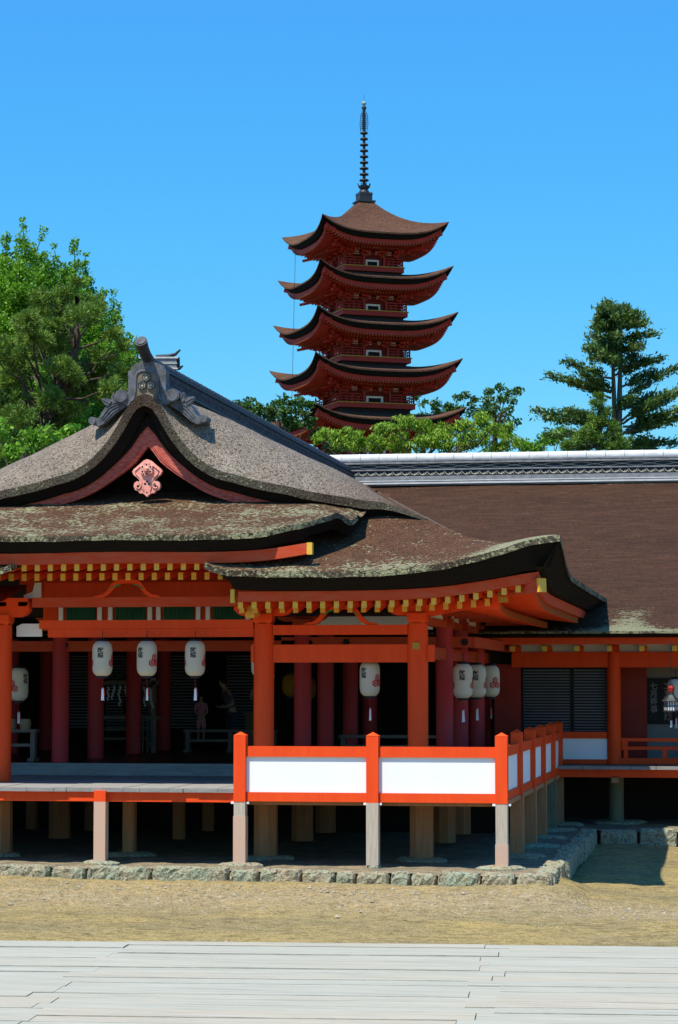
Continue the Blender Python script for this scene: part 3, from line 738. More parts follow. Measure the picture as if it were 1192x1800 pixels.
def onigawara():
    y0, y1 = 2.60, 2.86; cx = XC + .02
    half = [(0, 8.81), (.08, 8.80), (.13, 8.76), (.22, 8.73), (.28, 8.68), (.30, 8.63), (.345, 8.60), (.355, 8.54), (.345, 8.32), (.36, 8.22), (.42, 8.14), (.50, 8.06), (.36, 7.98), (.25, 8.02), (0, 8.10)]
    b = MB(); poly = [(cx + x_, z_) for x_, z_ in half] + [(cx - x_, z_) for x_, z_ in half[1:-1][::-1]]
    b.prism(poly, y0, y1)
    for sg in (-1, 1):
        b.tube([(cx + sg * x_, y0 - .008, z_) for x_, z_ in [(.0, 8.60), (.10, 8.60), (.17, 8.57), (.20, 8.50), (.205, 8.28), (.22, 8.16), (.26, 8.06)]], .028, 8)
        b.tube([(cx + sg * .475, y0 - .03, 8.15), (cx + sg * .475, y1, 8.15)], .122, 24)
        b.tube([(cx + sg * .475, y0 - .042, 8.15), (cx + sg * .475, y0 - .02, 8.15)], .10, 22)
    o = b.build('ridge_end_tile', 'tilelight', hall)
    b = MB(); b.prism([(cx + x_, z_) for x_, z_ in [(-.19, 8.10), (.19, 8.10), (.185, 8.50), (.13, 8.57), (-.13, 8.57), (-.185, 8.50)]], y0 - .014, y0 + .02); pl = b.build('crest_plaque', 'tilebrown', o)
    b = MB()
    for (dx, dz) in ((0, .11), (-.082, -.035), (.082, -.035)):
        b.prism([(cx + dx + .076 * math.cos(R(30 + 60 * k)), 8.375 + dz + .076 * math.sin(R(30 + 60 * k))) for k in range(6)], y0 - .04, y0 - .01)
    hc = b.build('hexagon_crest', 'tilecream', pl)
    b = MB()
    for (dx, dz) in ((0, .11), (-.082, -.035), (.082, -.035)):
        for rr_, w_ in ((.076, .009), (.040, .008)):
            pts = [(cx + dx + rr_ * math.cos(R(30 + 60 * k)), y0 - .042, 8.375 + dz + rr_ * math.sin(R(30 + 60 * k))) for k in range(7)]
            for p_, q_ in zip(pts[:-1], pts[1:]): b.tube([p_, q_], w_, 5)
    b.build('crest_outline', 'tile', hc)
    for sg in (-1, 1):
        b = MB()
        up = [(.50, 8.06), (.565, 8.05), (.67, 8.045), (.775, 8.00), (.85, 7.89), (.90, 7.80), (.95, 7.765), (1.01, 7.79)]
        lo = [(.38, 7.98), (.45, 7.95), (.53, 7.90), (.61, 7.85), (.70, 7.77), (.79, 7.69), (.90, 7.63), (1.03, 7.66)]
        poly = [(cx + sg * x_, z_) for x_, z_ in up] + [(cx + sg * x_, z_) for x_, z_ in lo[::-1]]
        b.prism(poly, 2.68, 3.15)
        b.tube([(cx + sg * 1.03, 2.65, 7.73), (cx + sg * 1.03, 3.0, 7.73)], .068, 16)
        for q in (.2, .45, .7):
            b.tube([(cx + sg * (u_[0] * q + l_[0] * (1 - q)), 2.675, (u_[1] * q + l_[1] * (1 - q))) for u_, l_ in zip(up, lo)][:-2], .010, 5)
        for (x_, z_, a, l_) in ((.60, 8.04, 72, .19), (.70, 8.03, 30, .19), (.55, 8.05, 112, .10)):
            a = R(a); dx, dz = math.cos(a), math.sin(a); P = lambda t, n: (cx + sg * (x_ + dx * t - dz * n), z_ + dz * t + dx * n)
            b.prism([P(0, -.05), P(l_ * .35, -.065), P(l_ * .75, -.035), P(l_, 0), P(l_ * .75, .035), P(l_ * .35, .065), P(0, .05)], 2.66, 2.80)
            b.tube([(P(0, 0)[0], 2.655, P(0, 0)[1]), (P(l_ * .8, 0)[0], 2.655, P(l_ * .8, 0)[1])], .008, 5)
        b.build('ridge_end_scroll', 'tilelight', o)
    b = MB(); b.tube([(cx, 3.5, 8.76), (cx, 3.1, 8.77), (cx, 2.8, 8.80), (cx, 2.5, 8.88), (cx, 2.28, 8.98), (cx, 2.14, 9.08)], [.11, .105, .10, .10, .105, .115], 20); b.build('ridge_horn', 'tile', o)
    b = MB(); b.tube([(cx, 2.142, 9.079), (cx, 2.125, 9.091)], .085, 20); b.build('horn_face', 'tilelight', o)
onigawara()

# ---- structure below the roof
def col(b, x, y, z0, z1, r=.175, n=24): b.lathe((x, y, 0), [(r * 1.02, z0), (r * 1.02, z0 + .02), (r, z0 + .05), (r, z1 - .3), (r * .965, z1)], n)
COLX = [-12.95, -8.2, -5.49]
ROWS = [2.0, 5.75, 8.3, 11.4, 14.1]
DZ = 1.25; IZ = 1.47
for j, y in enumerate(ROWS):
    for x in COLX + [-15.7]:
        b = MB(); col(b, x, y, DZ if j == 0 else IZ, 4.02, .178 if j == 0 else .165); b.build('column', 'red' if j == 0 else 'redshade', hall)
def bracket(x, y, facing=1, name='bracket', mat='red', arms=True, z=4.01):
    b = MB()
    b.box(x - .17, x + .17, y - .17, y + .17, z + .07, z + .19)
    b.add([(x + a * .12, y + c_ * .12, z) for a, c_ in ((-1, -1), (1, -1), (1, 1), (-1, 1))] + [(x + a * .17, y + c_ * .17, z + .07) for a, c_ in ((-1, -1), (1, -1), (1, 1), (-1, 1))], [(0, 1, 2, 3), (0, 1, 5, 4), (1, 2, 6, 5), (2, 3, 7, 6), (3, 0, 4, 7)])
    # boat shaped arm
    arm = [(-.52, .14), (-.52, .22), (.52, .22), (.52, .14), (.44, .06), (.34, .03), (-.34, .03), (-.44, .06)]
    if facing: b.prism([(x + u, z + .12 + v) for u, v in arm], y - .085, y + .085)
    else: b.prism([(y + u, z + .12 + v) for u, v in arm], x - .085, x + .085, 0, lambda p, q, r: (q, p, r))
    for d in (-.42, 0, .42):
        (bx_, by_) = (x + d, y) if facing else (x, y + d)
        b.box(bx_ - .10, bx_ + .10, by_ - .10, by_ + .10, z + .343, z + .42)
    return b.build(name, mat, hall)
for x in COLX + [-15.7]: bracket(x, 2.0)
for y in ROWS[1:]: bracket(-5.49, y, 0, mat='redold')
for x in COLX[:2] + [-15.7]: bracket(x, 5.75, 1, mat='redold')
def beam(x0, x1, y, z0, z1, t=.14, mat='red', name='beam'):
    b = MB(); b.box(x0, x1, y - t / 2, y + t / 2, z0, z1); return b.build(name, mat, hall)
# porch bay beams (front row)
beam(-8.03, -5.66, 2.0, 3.83, 4.0, .15); beam(-8.42, -8.36, 2.0, 3.35, 3.66, .13)
beam(-8.03, -5.66, 2.0, 3.35, 3.66, .13, 'red'); beam(-5.32, -5.20, 2.0, 3.36, 3.65, .13); beam(-8.37, -8.36, 2.0, 3.36, 3.65, .13, 'gold')
b = MB(); b.box(-5.56, -5.43, 1.80, 1.83, 3.57, 3.69); b.build('gilded_fitting', 'golddark', hall)
# keta (eave purlin) front and side
beam(-8.6, -5.2, 2.0, 4.44, 4.60, .16, 'redold', 'purlin'); b = MB(); b.box(-5.57, -5.41, 1.6, 16, 4.443, 4.597); b.build('purlin', 'redold', hall)
b = MB(); b.box(-5.56, -5.42, 2.1, 16, 4.02, 4.16); b.box(-5.55, -5.43, 2.18, 16, 3.42, 3.64); b.build('side_beam', 'redold', hall)
b = MB(); b.box(-5.50, -5.46, 2.2, 16, 4.16, 4.44); b.build('plaster_band', 'plaster', hall)
b = MB(); b.box(-7.95, -5.7, 5.70, 5.74, 4.0, 4.3); b.build('plaster_band', 'plaster', hall)
beam(-8.6, -5.0, 5.75, 3.66, 3.86, .16, 'redold'); beam(-16, -8.0, 5.75, 3.60, 3.80, .16, 'redold')
# end pieces of bracket arms along the side: shaped noses pointing +x
for y in ROWS[1:] + [3.9]:
    b = MB(); b.prism([(-5.3, 4.20), (-4.45, 4.20), (-4.45, 4.48), (-5.3, 4.42)], y - .09, y + .09); nb = b.build('bracket_nose', 'redold', hall)
    b = MB(); b.box(-4.452, -4.435, y - .092, y + .092, 4.20, 4.48); b.build('nose_cap', 'golddark', nb)
for (x, y) in ((-8.2, 1.62), (-5.49, 1.62), (-12.95, 1.62), (-15.7, 1.62)):
    if x == -8.2:
        b = MB(); x -= .115; y = 1.32; b.add([(x - .10, y, 4.33), (x + .10, y, 4.33), (x + .075, y, 4.11), (x - .075, y, 4.11), (x - .10, y + .5, 4.38), (x + .10, y + .5, 4.38), (x + .075, y + .5, 4.16), (x - .075, y + .5, 4.16)], [(0, 1, 2, 3), (4, 5, 6, 7), (0, 1, 5, 4), (1, 2, 6, 5), (2, 3, 7, 6), (3, 0, 4, 7)]); b.build('beam_nose', 'gold', hall)
# frog leg struts
def frogleg(cx, y, z0, w_, h, nm='frog_leg_strut'):
    half = [(.0, 1.0), (.13, 1.0), (.22, .93), (.30, .80), (.36, .60), (.42, .35), (.52, .15), (.66, .08), (.72, .0), (.50, .0), (.40, .10), (.33, .30), (.25, .60), (.16, .74), (0, .76)]
    b = MB(); k = w_ / 1.44
    for sg in (-1, 1):
        b.prism([(cx + sg * x_ * k * 1.0, z0 + z_ * h) for x_, z_ in half], y - .06, y + .06)
    o = b.build(nm, 'red', hall)
    g = MB()
    for sg in (-1, 1): g.tube([(cx + sg * x_ * k, y - .05, z0 + z_ * h) for x_, z_ in [(.36, .42), (.28, .58), (.20, .68), (.14, .70)]], .016, 6)
    g.build('strut_lining', 'greenbright', o)
frogleg(-6.84, 2.0, 4.003, 1.34, .36)
# centre bay (raised) beams
beam(-12.35, -8.32, 1.9, 4.33, 4.50, .16, 'redold'); b = MB(); b.box(-8.36, -8.31, 1.80, 1.83, 4.32, 4.53); b.build('gilded_fitting', 'gold', hall)
beam(-12.6, -8.38, 2.35, 4.503, 4.78, .1, 'red'); frogleg(-10.62, 1.86, 4.50, 1.24, .32)
beam(-12.9, -8.3, 2.9, 4.78, 5.1, .1, 'red')
beam(-12.25, -8.38, 2.05, 3.95, 4.10, .24, 'red'); beam(-12.10, -8.38, 2.05, 3.80, 3.948, .16, 'red')
for x0 in (-12.95, -8.2):
    b = MB(); b.prism([(x0 + u * 1.0, 4.33 + v) for u, v in [(-.5, .05), (-.5, .17), (.5, .17), (.5, .05), (.4, 0), (-.4, 0)]], 1.9, 2.1); b.build('bracket', 'red', hall)
# plaster pieces at the left end of the centre bay
b = MB(); b.prism([(-12.62, 4.5), (-12.3, 4.5), (-12.3, 4.78), (-12.42, 4.78), (-12.46, 4.62), (-12.62, 4.56)], 2.20, 2.24); b.prism([(-12.75, 3.82), (-12.28, 3.82), (-12.28, 4.05), (-12.65, 4.05), (-12.75, 4.0)], 2.20, 2.24); b.build('plaster_band', 'plaster', hall)
# green lattice windows with white strips behind
xs = [(-11.85, -11.33), (-11.02, -10.50), (-10.15, -9.62), (-9.35, -8.80)]
for i_, (a, c_) in enumerate([(-12.15, -11.60), (-11.22, -10.66), (-10.32, -9.76), (-9.40, -8.84)]):
    b = MB(); b.box(a, c_, 3.30, 3.34, 4.02, 4.62)
    x = a + .02
    while x < c_ - .02: b.box(x, x + .02, 3.27, 3.30, 4.02, 4.62); x += .045
    b.box(a, c_, 3.24, 3.27, 4.42, 4.45)
    lw = b.build('lattice_window', 'green', hall)
    b = MB()
    for q in (a - .09, c_ + .09): b.box(q - .04, q + .04, 3.255, 3.30, 4.02, 4.62)
    b.build('white_strip', 'plaster', lw)
beam(-12.6, -8.3, 3.38, 3.95, 4.75, .06, 'red', 'lintel_panel')
# hex nail covers
def hexnail(x, y, z, ax='y'):
    b = MB()
    for k in range(6):
        a = R(60 * k); dx, dz = .045 * math.cos(a), .045 * math.sin(a)
        if ax == 'y': b.tube([(x + dx, y, z + dz), (x + dx, y - .02, z + dz)], .028, 8)
        else: b.tube([(x, y + dx, z + dz), (x + .02, y + dx, z + dz)], .028, 8)
    if ax == 'y': b.tube([(x, y, z), (x, y - .035, z)], .03, 8)
    else: b.tube([(x, y, z), (x + .035, y, z)], .03, 8)
    b.build('nail_cover', 'black', hall)
hexnail(-7.35, 5.67, 3.76); hexnail(-12.42, 2.298, 4.66); hexnail(-12.85, 5.67, 3.72); hexnail(-5.1, 5.67, 3.76)
for y in (5.9, 8.3, 11.4): hexnail(-5.43, y, 3.53, 'x')
# side beam cluster at far right of the hall (red box beam running back)
b = MB(); b.box(-5.02, -4.92, 5.83, 13, 3.66, 3.86); b.build('side_beam', 'redold', hall)
# column row heads for the side
# ceiling and floor, inner walls
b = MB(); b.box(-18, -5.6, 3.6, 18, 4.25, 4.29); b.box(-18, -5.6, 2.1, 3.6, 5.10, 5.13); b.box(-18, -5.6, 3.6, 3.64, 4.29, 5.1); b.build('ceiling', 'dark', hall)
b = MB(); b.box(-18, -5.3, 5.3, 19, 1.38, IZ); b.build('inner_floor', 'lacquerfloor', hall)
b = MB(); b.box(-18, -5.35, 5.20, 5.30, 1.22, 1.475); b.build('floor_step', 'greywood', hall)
b = MB(); b.box(-18, -17.9, 3.0, 18.6, 1.4, 4.3); b.box(-5.3, -5.2, 14.3, 18.6, 1.4, 4.3); b.box(-18, -5.0, 18.6, 18.8, 1.4, 4.3); b.build('back_wall', 'dark', hall)  # side walls added to keep daylight out of the hall
# veranda boards running across, in separate strips, ragged ends to the front
b = MB(); x = -18.0
while x < -3.96:
    wd = random.uniform(.2, .5); yf = -.02 - random.uniform(0, .03) if x < -8.3 else .12
    b.box(x, min(x + wd - .006, -3.95), yf, 5.2 if x < -5.4 else 12.0, DZ - .07, DZ - random.uniform(0, .008)); x += wd
b.build('veranda_floor', 'greywood', hall)
b = MB(); b.box(-18, -8.3, .02, .12, 1.02, 1.178); b.box(-18, -8.3, 1.9, 2.1, .92, 1.17); b.box(-8.3, -4, 1.95, 2.1, .92, 1.17, 0); b.build('edge_fascia', 'red', hall)
b = MB(); b.box(-8.29, -3.9, .13, .2, .98, 1.06); b.box(-3.9, -3.8, .2, 12, .98, 1.06); b.build('floor_joist', 'post', hall)
# louvred shutters at the back of the hall
def shutter(parent, x0, x1, y, z0, z1, mat='louvre', pitch=.075, nm='louvred_shutter'):
    b = MB(); b.box(x0, x1, y + .03, y + .05, z0, z1, 1); z = z0
    while z < z1 - .02: b.box(x0, x1, y - .02, y + .03, z, z + pitch * .42, 0); z += pitch
    b.box(x0 - .04, x0, y - .03, y + .05, z0, z1, 1); b.box(x1, x1 + .04, y - .03, y + .05, z0, z1, 1)
    return b.build(nm, [mat, 'black'], parent)
for a, c_ in ((-16.8, -15.6), (-15.3, -14.2), (-13.9, -13.0), (-12.3, -11.35)): shutter(hall, a, c_, 17.9, 1.9, 3.65, 'louvrelight')
# stilts under the floor
def stilt(x, y, w_, mat, z1=1.0, parent=hall, oct_=False, nm='stilt', z0=.02):
    b = MB()
    if oct_: b.lathe((x, y, 0), [(w_ / 2, z0), (w_ / 2, z1)], 8, 0, False, R(22.5))
    else:
        c_ = w_ * .14; h = w_ / 2
        poly = [(-h + c_, -h), (h - c_, -h), (h, -h + c_), (h, h - c_), (h - c_, h), (-h + c_, h), (-h, h - c_), (-h, -h + c_)]
        b.add([(x + a, y + q, z) for z in (z0, z1) for a, q in poly], [tuple(range(8)), tuple(range(15, 7, -1))] + [(i, (i + 1) % 8, 8 + (i + 1) % 8, 8 + i) for i in range(8)])
    return b.build(nm, mat, parent)
for j, y in enumerate(ROWS):
    for x in COLX + [-15.7]: stilt(x + .1 * (j == 0), y - .3 * (j == 0), .42, 'post', .93, oct_=True)
    for x in (-14.3, -10.62): stilt(x, y + .1, .22, 'post', .95)

# dark screen added deep under the floor to block light
b = MB(); b.box(-18, -4.5, 9.5, 9.6, -.05, 1.35); b.box(-18, -17.9, 0, 9.5, -.05, 1.0); b.build('under_floor_blocker', 'dark', hall)
# front veranda posts
def rail_post(x, y, parent, wd=.2, top=2.13, mats='red'):
    b = MB(); h = wd / 2
    b.box(x - h, x + h, y - h, y + h, 1.035, top)
    b.add([(x + a * h * 1.04, y + c_ * h * 1.04, top) for a, c_ in ((-1, -1), (1, -1), (1, 1), (-1, 1))] + [(x, y, top + .06)], [(0, 1, 4), (1, 2, 4), (2, 3, 4), (3, 0, 4), (0, 1, 2, 3)])
    return b.build('rail_post', mats, parent)
rail = MB(); rail.box(-8.10, -6.07, -.05, .05, 1.78, 1.95); rail.box(-5.87, -3.95, -.05, .05, 1.78, 1.95); rail.box(-8.10, -6.07, -.05, .05, 1.045, 1.195); rail.box(-5.87, -3.95, -.05, .05, 1.045, 1.195)
railing = rail.build('front_railing', 'red', hall)
for (a, c_) in ((-8.09, -6.07), (-5.87, -3.95)):
    pn = MB(); pn.box(a, c_, -.015, .015, 1.19, 1.785); pn.build('white_panel', 'plaster', railing)
for x in (-8.19, -5.97, -3.85): rail_post(x, 0, railing)
def front_stilt(x, y, a, c_, zc=None, foot=True):
    b = MB(); h = .10
    if zc: b.box(x - h * .95, x + h * .95, y - h * .95, y + h * .95, zc, 1.035, 0); b.box(x - h * 1.03, x + h * 1.03, y - h * 1.03, y + h * 1.03, .02, zc, 1)
    else: b.box(x - h, x + h, y - h, y + h, .02, 1.035, 0)
    o = b.build('stilt', [a, c_], hall)
    if foot:
        k = MB(); k.box(x - .15, x - .1, y - .06, y + .02, 1.00, 1.035); k.box(x + .1, x + .15, y - .06, y + .02, 1.00, 1.035); k.build('tenon', 'plaster', o)
front_stilt(-8.19, 0, 'postgrey', 'postpink', .80); front_stilt(-5.97, 0, 'postgrey', 'postpink'); front_stilt(-3.85, 0, 'postgrey', 'postpink', .38)
b = MB(); b.box(-10.57 - .1, -10.57 + .1, -.1, .1, .02, 1.03); b.build('stilt', 'postpink', hall)
b = MB(); b.box(-10.57 - .101, -10.57 + .101, -.101, .02, 1.02, 1.20); b.build('stilt_head', 'red', hall)
stilt(-13.2, .1, .2, 'postpink', 1.02)
# side railing running back
YS = [0, 2.9, 5.5, 7.9, 10.4, 12.45]; XR = -3.87
side = MB()
for a, c_ in zip(YS[:-1], YS[1:]):
    side.box(XR - .05, XR + .05, a + .1, c_ - .1, 1.78, 1.95); side.box(XR - .05, XR + .05, a + .1, c_ - .1, 1.045, 1.195)
srail = side.build('side_railing', 'red', hall)
for a, c_ in zip(YS[:-1], YS[1:]):
    pn = MB(); pn.box(XR - .015, XR + .015, a + .1, c_ - .1, 1.19, 1.785); pn.build('white_panel', 'plaster', srail)
for y in YS[1:]: rail_post(XR, y, srail)
for i_, y in enumerate(YS[1:]):
    b = MB(); h = .115; b.box(XR - h, XR + h, y - h, y + h, .02, 1.035); b.build('stilt', ['post', 'post', 'post', 'postmoss', 'post'][i_], hall)
# gangway between hall and back building: floor
fl = [(-8.19, 0, .26, 'sunlit flat footing stone under the railing post left of the white panels'), (-5.97, 0, .12, 'small footing stone under the post between the two white panels'), (-3.87, 0, .30, 'wide pale footing stone under the corner railing post'),
      (-10.57, 0, .28, 'rounded sunlit footing stone under the post below the grey deck'), (-8.1, 1.7, .36, 'shaded footing stone under the thick octagonal post behind the left white panel'), (-5.39, 1.7, .36, 'shaded footing stone under the thick octagonal post behind the right white panel'),
      (-10.62, 2.1, .34, 'shaded footing stone under the slim square post below the middle of the deck')]
for i_, y in enumerate(YS[1:]): fl.append((XR + .12, y - .1, .33, ['nearest shaded flat stone behind the corner railing post', 'second shaded flat stone behind the corner post along the side railing', 'third shaded flat stone along the side railing, below its middle panel', 'fourth shaded flat stone along the side railing', 'farthest shaded flat stone at the inner end of the side railing'][i_]))
fl.append((-2.65, 13.4, .5, 'wide shaded stone under the mossy round post of the rear building'))
fl.append((-12.9, 1.7, .33, 'shaded footing stone under the thick post at the left edge'))
for i_, (x, y, r_, lb) in enumerate(fl): footing(x, y, r_, lb, .03, i_ * 3 + 1)

# ================================================================== REAR HALL
rear = thing('rear_hall', 'wide vermilion rear hall under a huge plain brown bark thatched roof with white tile ridge', 'shrine hall', (0, 18, 0))
def HB(t): return 4.07 + .28 * t + .002 * t * t
def rear_roof():
    b = MB(); xs = frange(-30, 16, 150); ts = frange(0, 14.0, 70)
    b.sheet([[(x, 11 + t, HB(t) + .02 * rnd2(x * .8, t * .9) + .006 * rnd2(x * 7, t * 8)) for x in xs] for t in ts], 0, True, lambda p, i, j: 1.5 * math.exp(-ts[i] / .35) + (1.6 * math.exp(-((p[0] + 2.3) / .5) ** 2) * math.exp(-((ts[i] - .2) / 2.0) ** 2)) + .9 * math.exp(-((ts[i] - 13.7) / .15) ** 2))
    e = [[(x, 11.0, HB(0) + .02 * rnd2(x * .8, 0) + .006 * rnd2(x * 7, 0)) for x in xs], [(x, 11.0, HB(0) - .05 + .012 * rnd2(x * 9, 3)) for x in xs], [(x, 11.12, HB(0) - .12) for x in xs], [(x, 12.4, HB(0) - .05) for x in xs]]
    b.sheet(e[:2], 1, False, lambda p, i, j: .7); b.sheet(e[1:3], 2, False); b.sheet(e[2:], 2, False)
    b.sheet([[(x, 25 + t, HB(14) - .35 * t) for x in (-30, 16)] for t in (0, 12)], 0)
    b.build('thatched_roof', ['thatchbig', 'thatchedge', 'thatchdark'], rear, fix=False)
rear_roof()
def rear_ridge():
    X0, X1 = -30, 16
    b = MB(); y = 25
    b.box(X0, X1, y - .34, y + .34, 8.30, 8.50, 1); b.box(X0, X1, y - .40, y + .4, 8.34, 8.385, 0); b.box(X0, X1, y - .36, y + .36, 8.42, 8.44, 0)
    b.box(X0, X1, y - .30, y + .3, 8.50, 8.56, 1); b.box(X0, X1, y - .22, y + .22, 8.56, 8.92, 2); b.box(X0, X1, y - .27, y + .27, 8.72, 8.755, 1); b.box(X0, X1, y - .30, y + .30, 8.90, 8.95, 1); b.box(X0, X1, y - .27, y + .27, 8.97, 9.01, 1)
    rb = b.build('ridge', ['tilewhite', 'tilemid', 'tile'], rear)
    b = MB(); x = X0
    while x < X1:
        b.tube([(x, y, 9.06), (x + .502, y, 9.06)], .14, 14, 0); b.tube([(x + .44, y, 9.06), (x + .498, y, 9.06)], .145, 14, 0); x += .51
    b.build('ridge_cap', 'tilewhite', rb)
    # relief rows: linked circles below, pointed lozenges above
    b = MB(); x = -14.5
    while x < 4:
        pts = [(x + .11 * math.cos(a), y - .235, 8.70 + .105 * math.sin(a)) for a in [math.pi + math.pi * k / 8 for k in range(9)]]; b.tube(pts, .016, 5)
        pts = [(x + .055 + .055 * math.cos(a), y - .23, 8.60 + .05 * math.sin(a)) for a in [math.pi * k / 6 for k in range(7)]]; b.tube(pts, .012, 5)
        x += .235
    x = -14.5
    while x < 4:
        for sg in (-1, 1): b.tube([(x, y - .235, 8.83), (x + .13, y - .235, 8.83 + sg * .035), (x + .30, y - .235, 8.83 + sg * .055), (x + .47, y - .235, 8.83 + sg * .035), (x + .6, y - .235, 8.83)], .012, 5)
        b.tube([(x + .6, y - .24, 8.83), (x + .72, y - .24, 8.83)], .02, 5); x += .72
    b.build('ridge_relief', 'tilecream', rb)
rear_ridge()
def rbeam(x0, x1, y, z0, z1, t=.14, mat='red', name='beam', parent=rear):
    b = MB(); b.box(x0, x1, y - t / 2, y + t / 2, z0, z1); return b.build(name, mat, parent)
rbeam(-5.4, 16, 11.35, 3.80, 3.94, .1, 'red', 'eave_board'); rbeam(-5.4, 16, 13, 3.86, 4.2, .12, 'reddark', 'purlin')
rbeam(-4.9, 16, 13.02, 3.64, 3.86, .06, 'plaster', 'plaster_band'); rbeam(-4.9, 16, 13, 3.33, 3.66, .17, 'red', 'beam')
x = -4.3
rp = MB(); rp.box(-.055, .055, 0.012, 2.0, -.06, .06, 0); rp.box(-.055, .055, 0, .012, -.06, .06, 1); rp = rp.build('rafter', ['red', 'gold'])
x = -4.75
while x < 3:
    c_ = rp.copy(); COL.objects.link(c_); c_.parent = rear; c_.location = Vector((x, 11.5, 3.72)) - ORG[rear]; x += .68
bpy.data.objects.remove(rp)
for x in (-2.70, 1.9, 6.5):
    b = MB(); col(b, x, 13, 1.25, 3.66, .15); b.build('column', 'red', rear)
    b = MB(); b.lathe((x + .03, 13.1, 0), [(.165, .02), (.16, .5), (.165, 1.0)], 14); b.build('stilt', 'postmoss', rear)
    b = MB(); b.box(x - .13, x + .13, 12.93, 13.07, 3.66, 3.86); b.build('bracket', 'red', rear)
    b = MB(); b.tube([(x, 12.93, 3.47), (x, 12.90, 3.47)], .04, 10); b.build('nail_cover', 'black', rear)
for x in (-2.70,):
    b = MB(); b.box(x - .02, x + .12, 12.1, 13, .88, 1.02); b.build('floor_joist', 'post', rear)
# walls of the left bay: dark red board, two louvred shutters
b = MB(); b.box(-5.3, -4.72, 13.15, 13.25, 1.25, 3.4); b.build('board_wall', 'reddark', rear)
shutter(rear, -4.66, -3.66, 13.18, 1.95, 3.32, 'louvre', .062); shutter(rear, -3.56, -2.86, 13.18, 1.95, 3.32, 'louvre', .062)
b = MB(); b.box(-5.4, -2.8, 13.3, 13.35, 1.25, 3.9); b.build('board_wall', 'dark', rear)
# low white panelled railing of the left bay
rb_ = MB(); rb_.box(-3.95, -2.85, 12.95, 13.05, 1.80, 1.94); rb_.box(-3.95, -2.85, 12.95, 13.05, 1.25, 1.35); pr = rb_.build('panel_railing', 'red', rear)
b = MB(); b.box(-3.95, -2.85, 12.985, 13.015, 1.35, 1.80); b.build('white_panel', 'plaster', pr)
# open bay to the right
b = MB(); b.box(-2.9, -2.05, 14.5, 14.6, 1.25, 3.9); b.build('board_wall', 'reddark', rear)
b = MB(); b.box(-2.10, 4, 15.0, 15.1, 1.25, 3.9); bw = b.build('inner_wall', 'wall', rear)
b = MB(); b.box(-2.2, 16, 13.1, 15.1, 3.9, 3.95); b.build('ceiling', 'dark', rear)
b = MB(); b.box(-2.8, 16, 19, 19.1, 1.2, 4.5); b.box(15.9, 16, 13, 19, 1.2, 4.5); b.build('back_wall', 'dark', rear)
rl = MB()
for z0, z1 in ((1.74, 1.81), (1.56, 1.63), (1.25, 1.38)): rl.box(-2.55, 1.76, 12.97, 13.03, z0, z1)
for x in frange(-2.45, 1.7, 5): rl.box(x - .045, x + .045, 12.965, 13.035, 1.38, 1.56)
for x in (-2.47, -1.2, 1.6): rl.box(x - .06, x + .06, 12.96, 13.04, 1.63, 1.74)
rl.build('open_railing', 'red', rear)
b = MB(); x = -3.9
while x < 16:
    wd = random.uniform(.45, .6); b.box(x, x + wd - .012, 12.0 - random.uniform(0, .03), 19, 1.17, 1.235); x += wd
b.build('veranda_floor', 'greywood', rear)
b = MB(); b.box(-3.9, 16, 12.1, 12.2, 1.0, 1.165); b.build('edge_fascia', 'red', rear)
for x in (-.6, 1.0, 3.4): stilt(x, 13.9, .25, 'postmoss', 1.0, rear)
b = MB(); b.box(-18, 16, 15.2, 15.3, -.1, 1.2); b.build('under_floor_blocker', 'dark', rear)

def text_mesh(txt, size, name='lettering', vertical=False):
    c = bpy.data.curves.new('t', 'FONT'); c.body = '\n'.join(txt) if vertical else txt; c.align_x = 'CENTER'; c.size = size; c.extrude = 0; c.offset = size * .022; c.space_line = 1.0
    c.resolution_u = 3
    o = bpy.data.objects.new('t', c); COL.objects.link(o); bpy.context.view_layer.update()
    me = bpy.data.meshes.new_from_object(o.evaluated_get(bpy.context.evaluated_depsgraph_get()))
    bpy.data.objects.remove(o); bpy.data.curves.remove(c); me.name = name
    bm = bmesh.new(); bm.from_mesh(me); bmesh.ops.triangulate(bm, faces=bm.faces)
    for _ in range(1): bmesh.ops.subdivide_edges(bm, edges=[e for e in bm.edges if e.calc_length() > size * .25], cuts=1)
    bm.to_mesh(me); bm.free()
    return me

# ---- votive board on the inner wall of the rear hall
board = thing('inscribed_board', 'black board with rows of painted vertical writing on the inner wall at far right', 'inscribed board', (-1.2, 14.9, 2))
b = MB(); b.box(-2.08, .6, 14.92, 14.98, 2.08, 3.10); b.build('panel', 'black', board)
b = MB()
for k in range(9): b.box(-2.06 + k * .30 - .008, -2.06 + k * .30 + .008, 14.905, 14.92, 2.10, 3.08)
b.build('divider', 'dark', board)
for k, tx in enumerate(['七月祭事', '二五日献灯', '八月秋季', '一日月次祭', '九月']):
    me = text_mesh(tx, .17, 'lettering', True); me.materials.append(M['wall']); o = bpy.data.objects.new('lettering', me); COL.objects.link(o); o.parent = board
    o.rotation_euler = (R(90), 0, 0); o.location = Vector((-1.91 + k * .30, 14.903, 2.86)) - Vector(ORG[board])

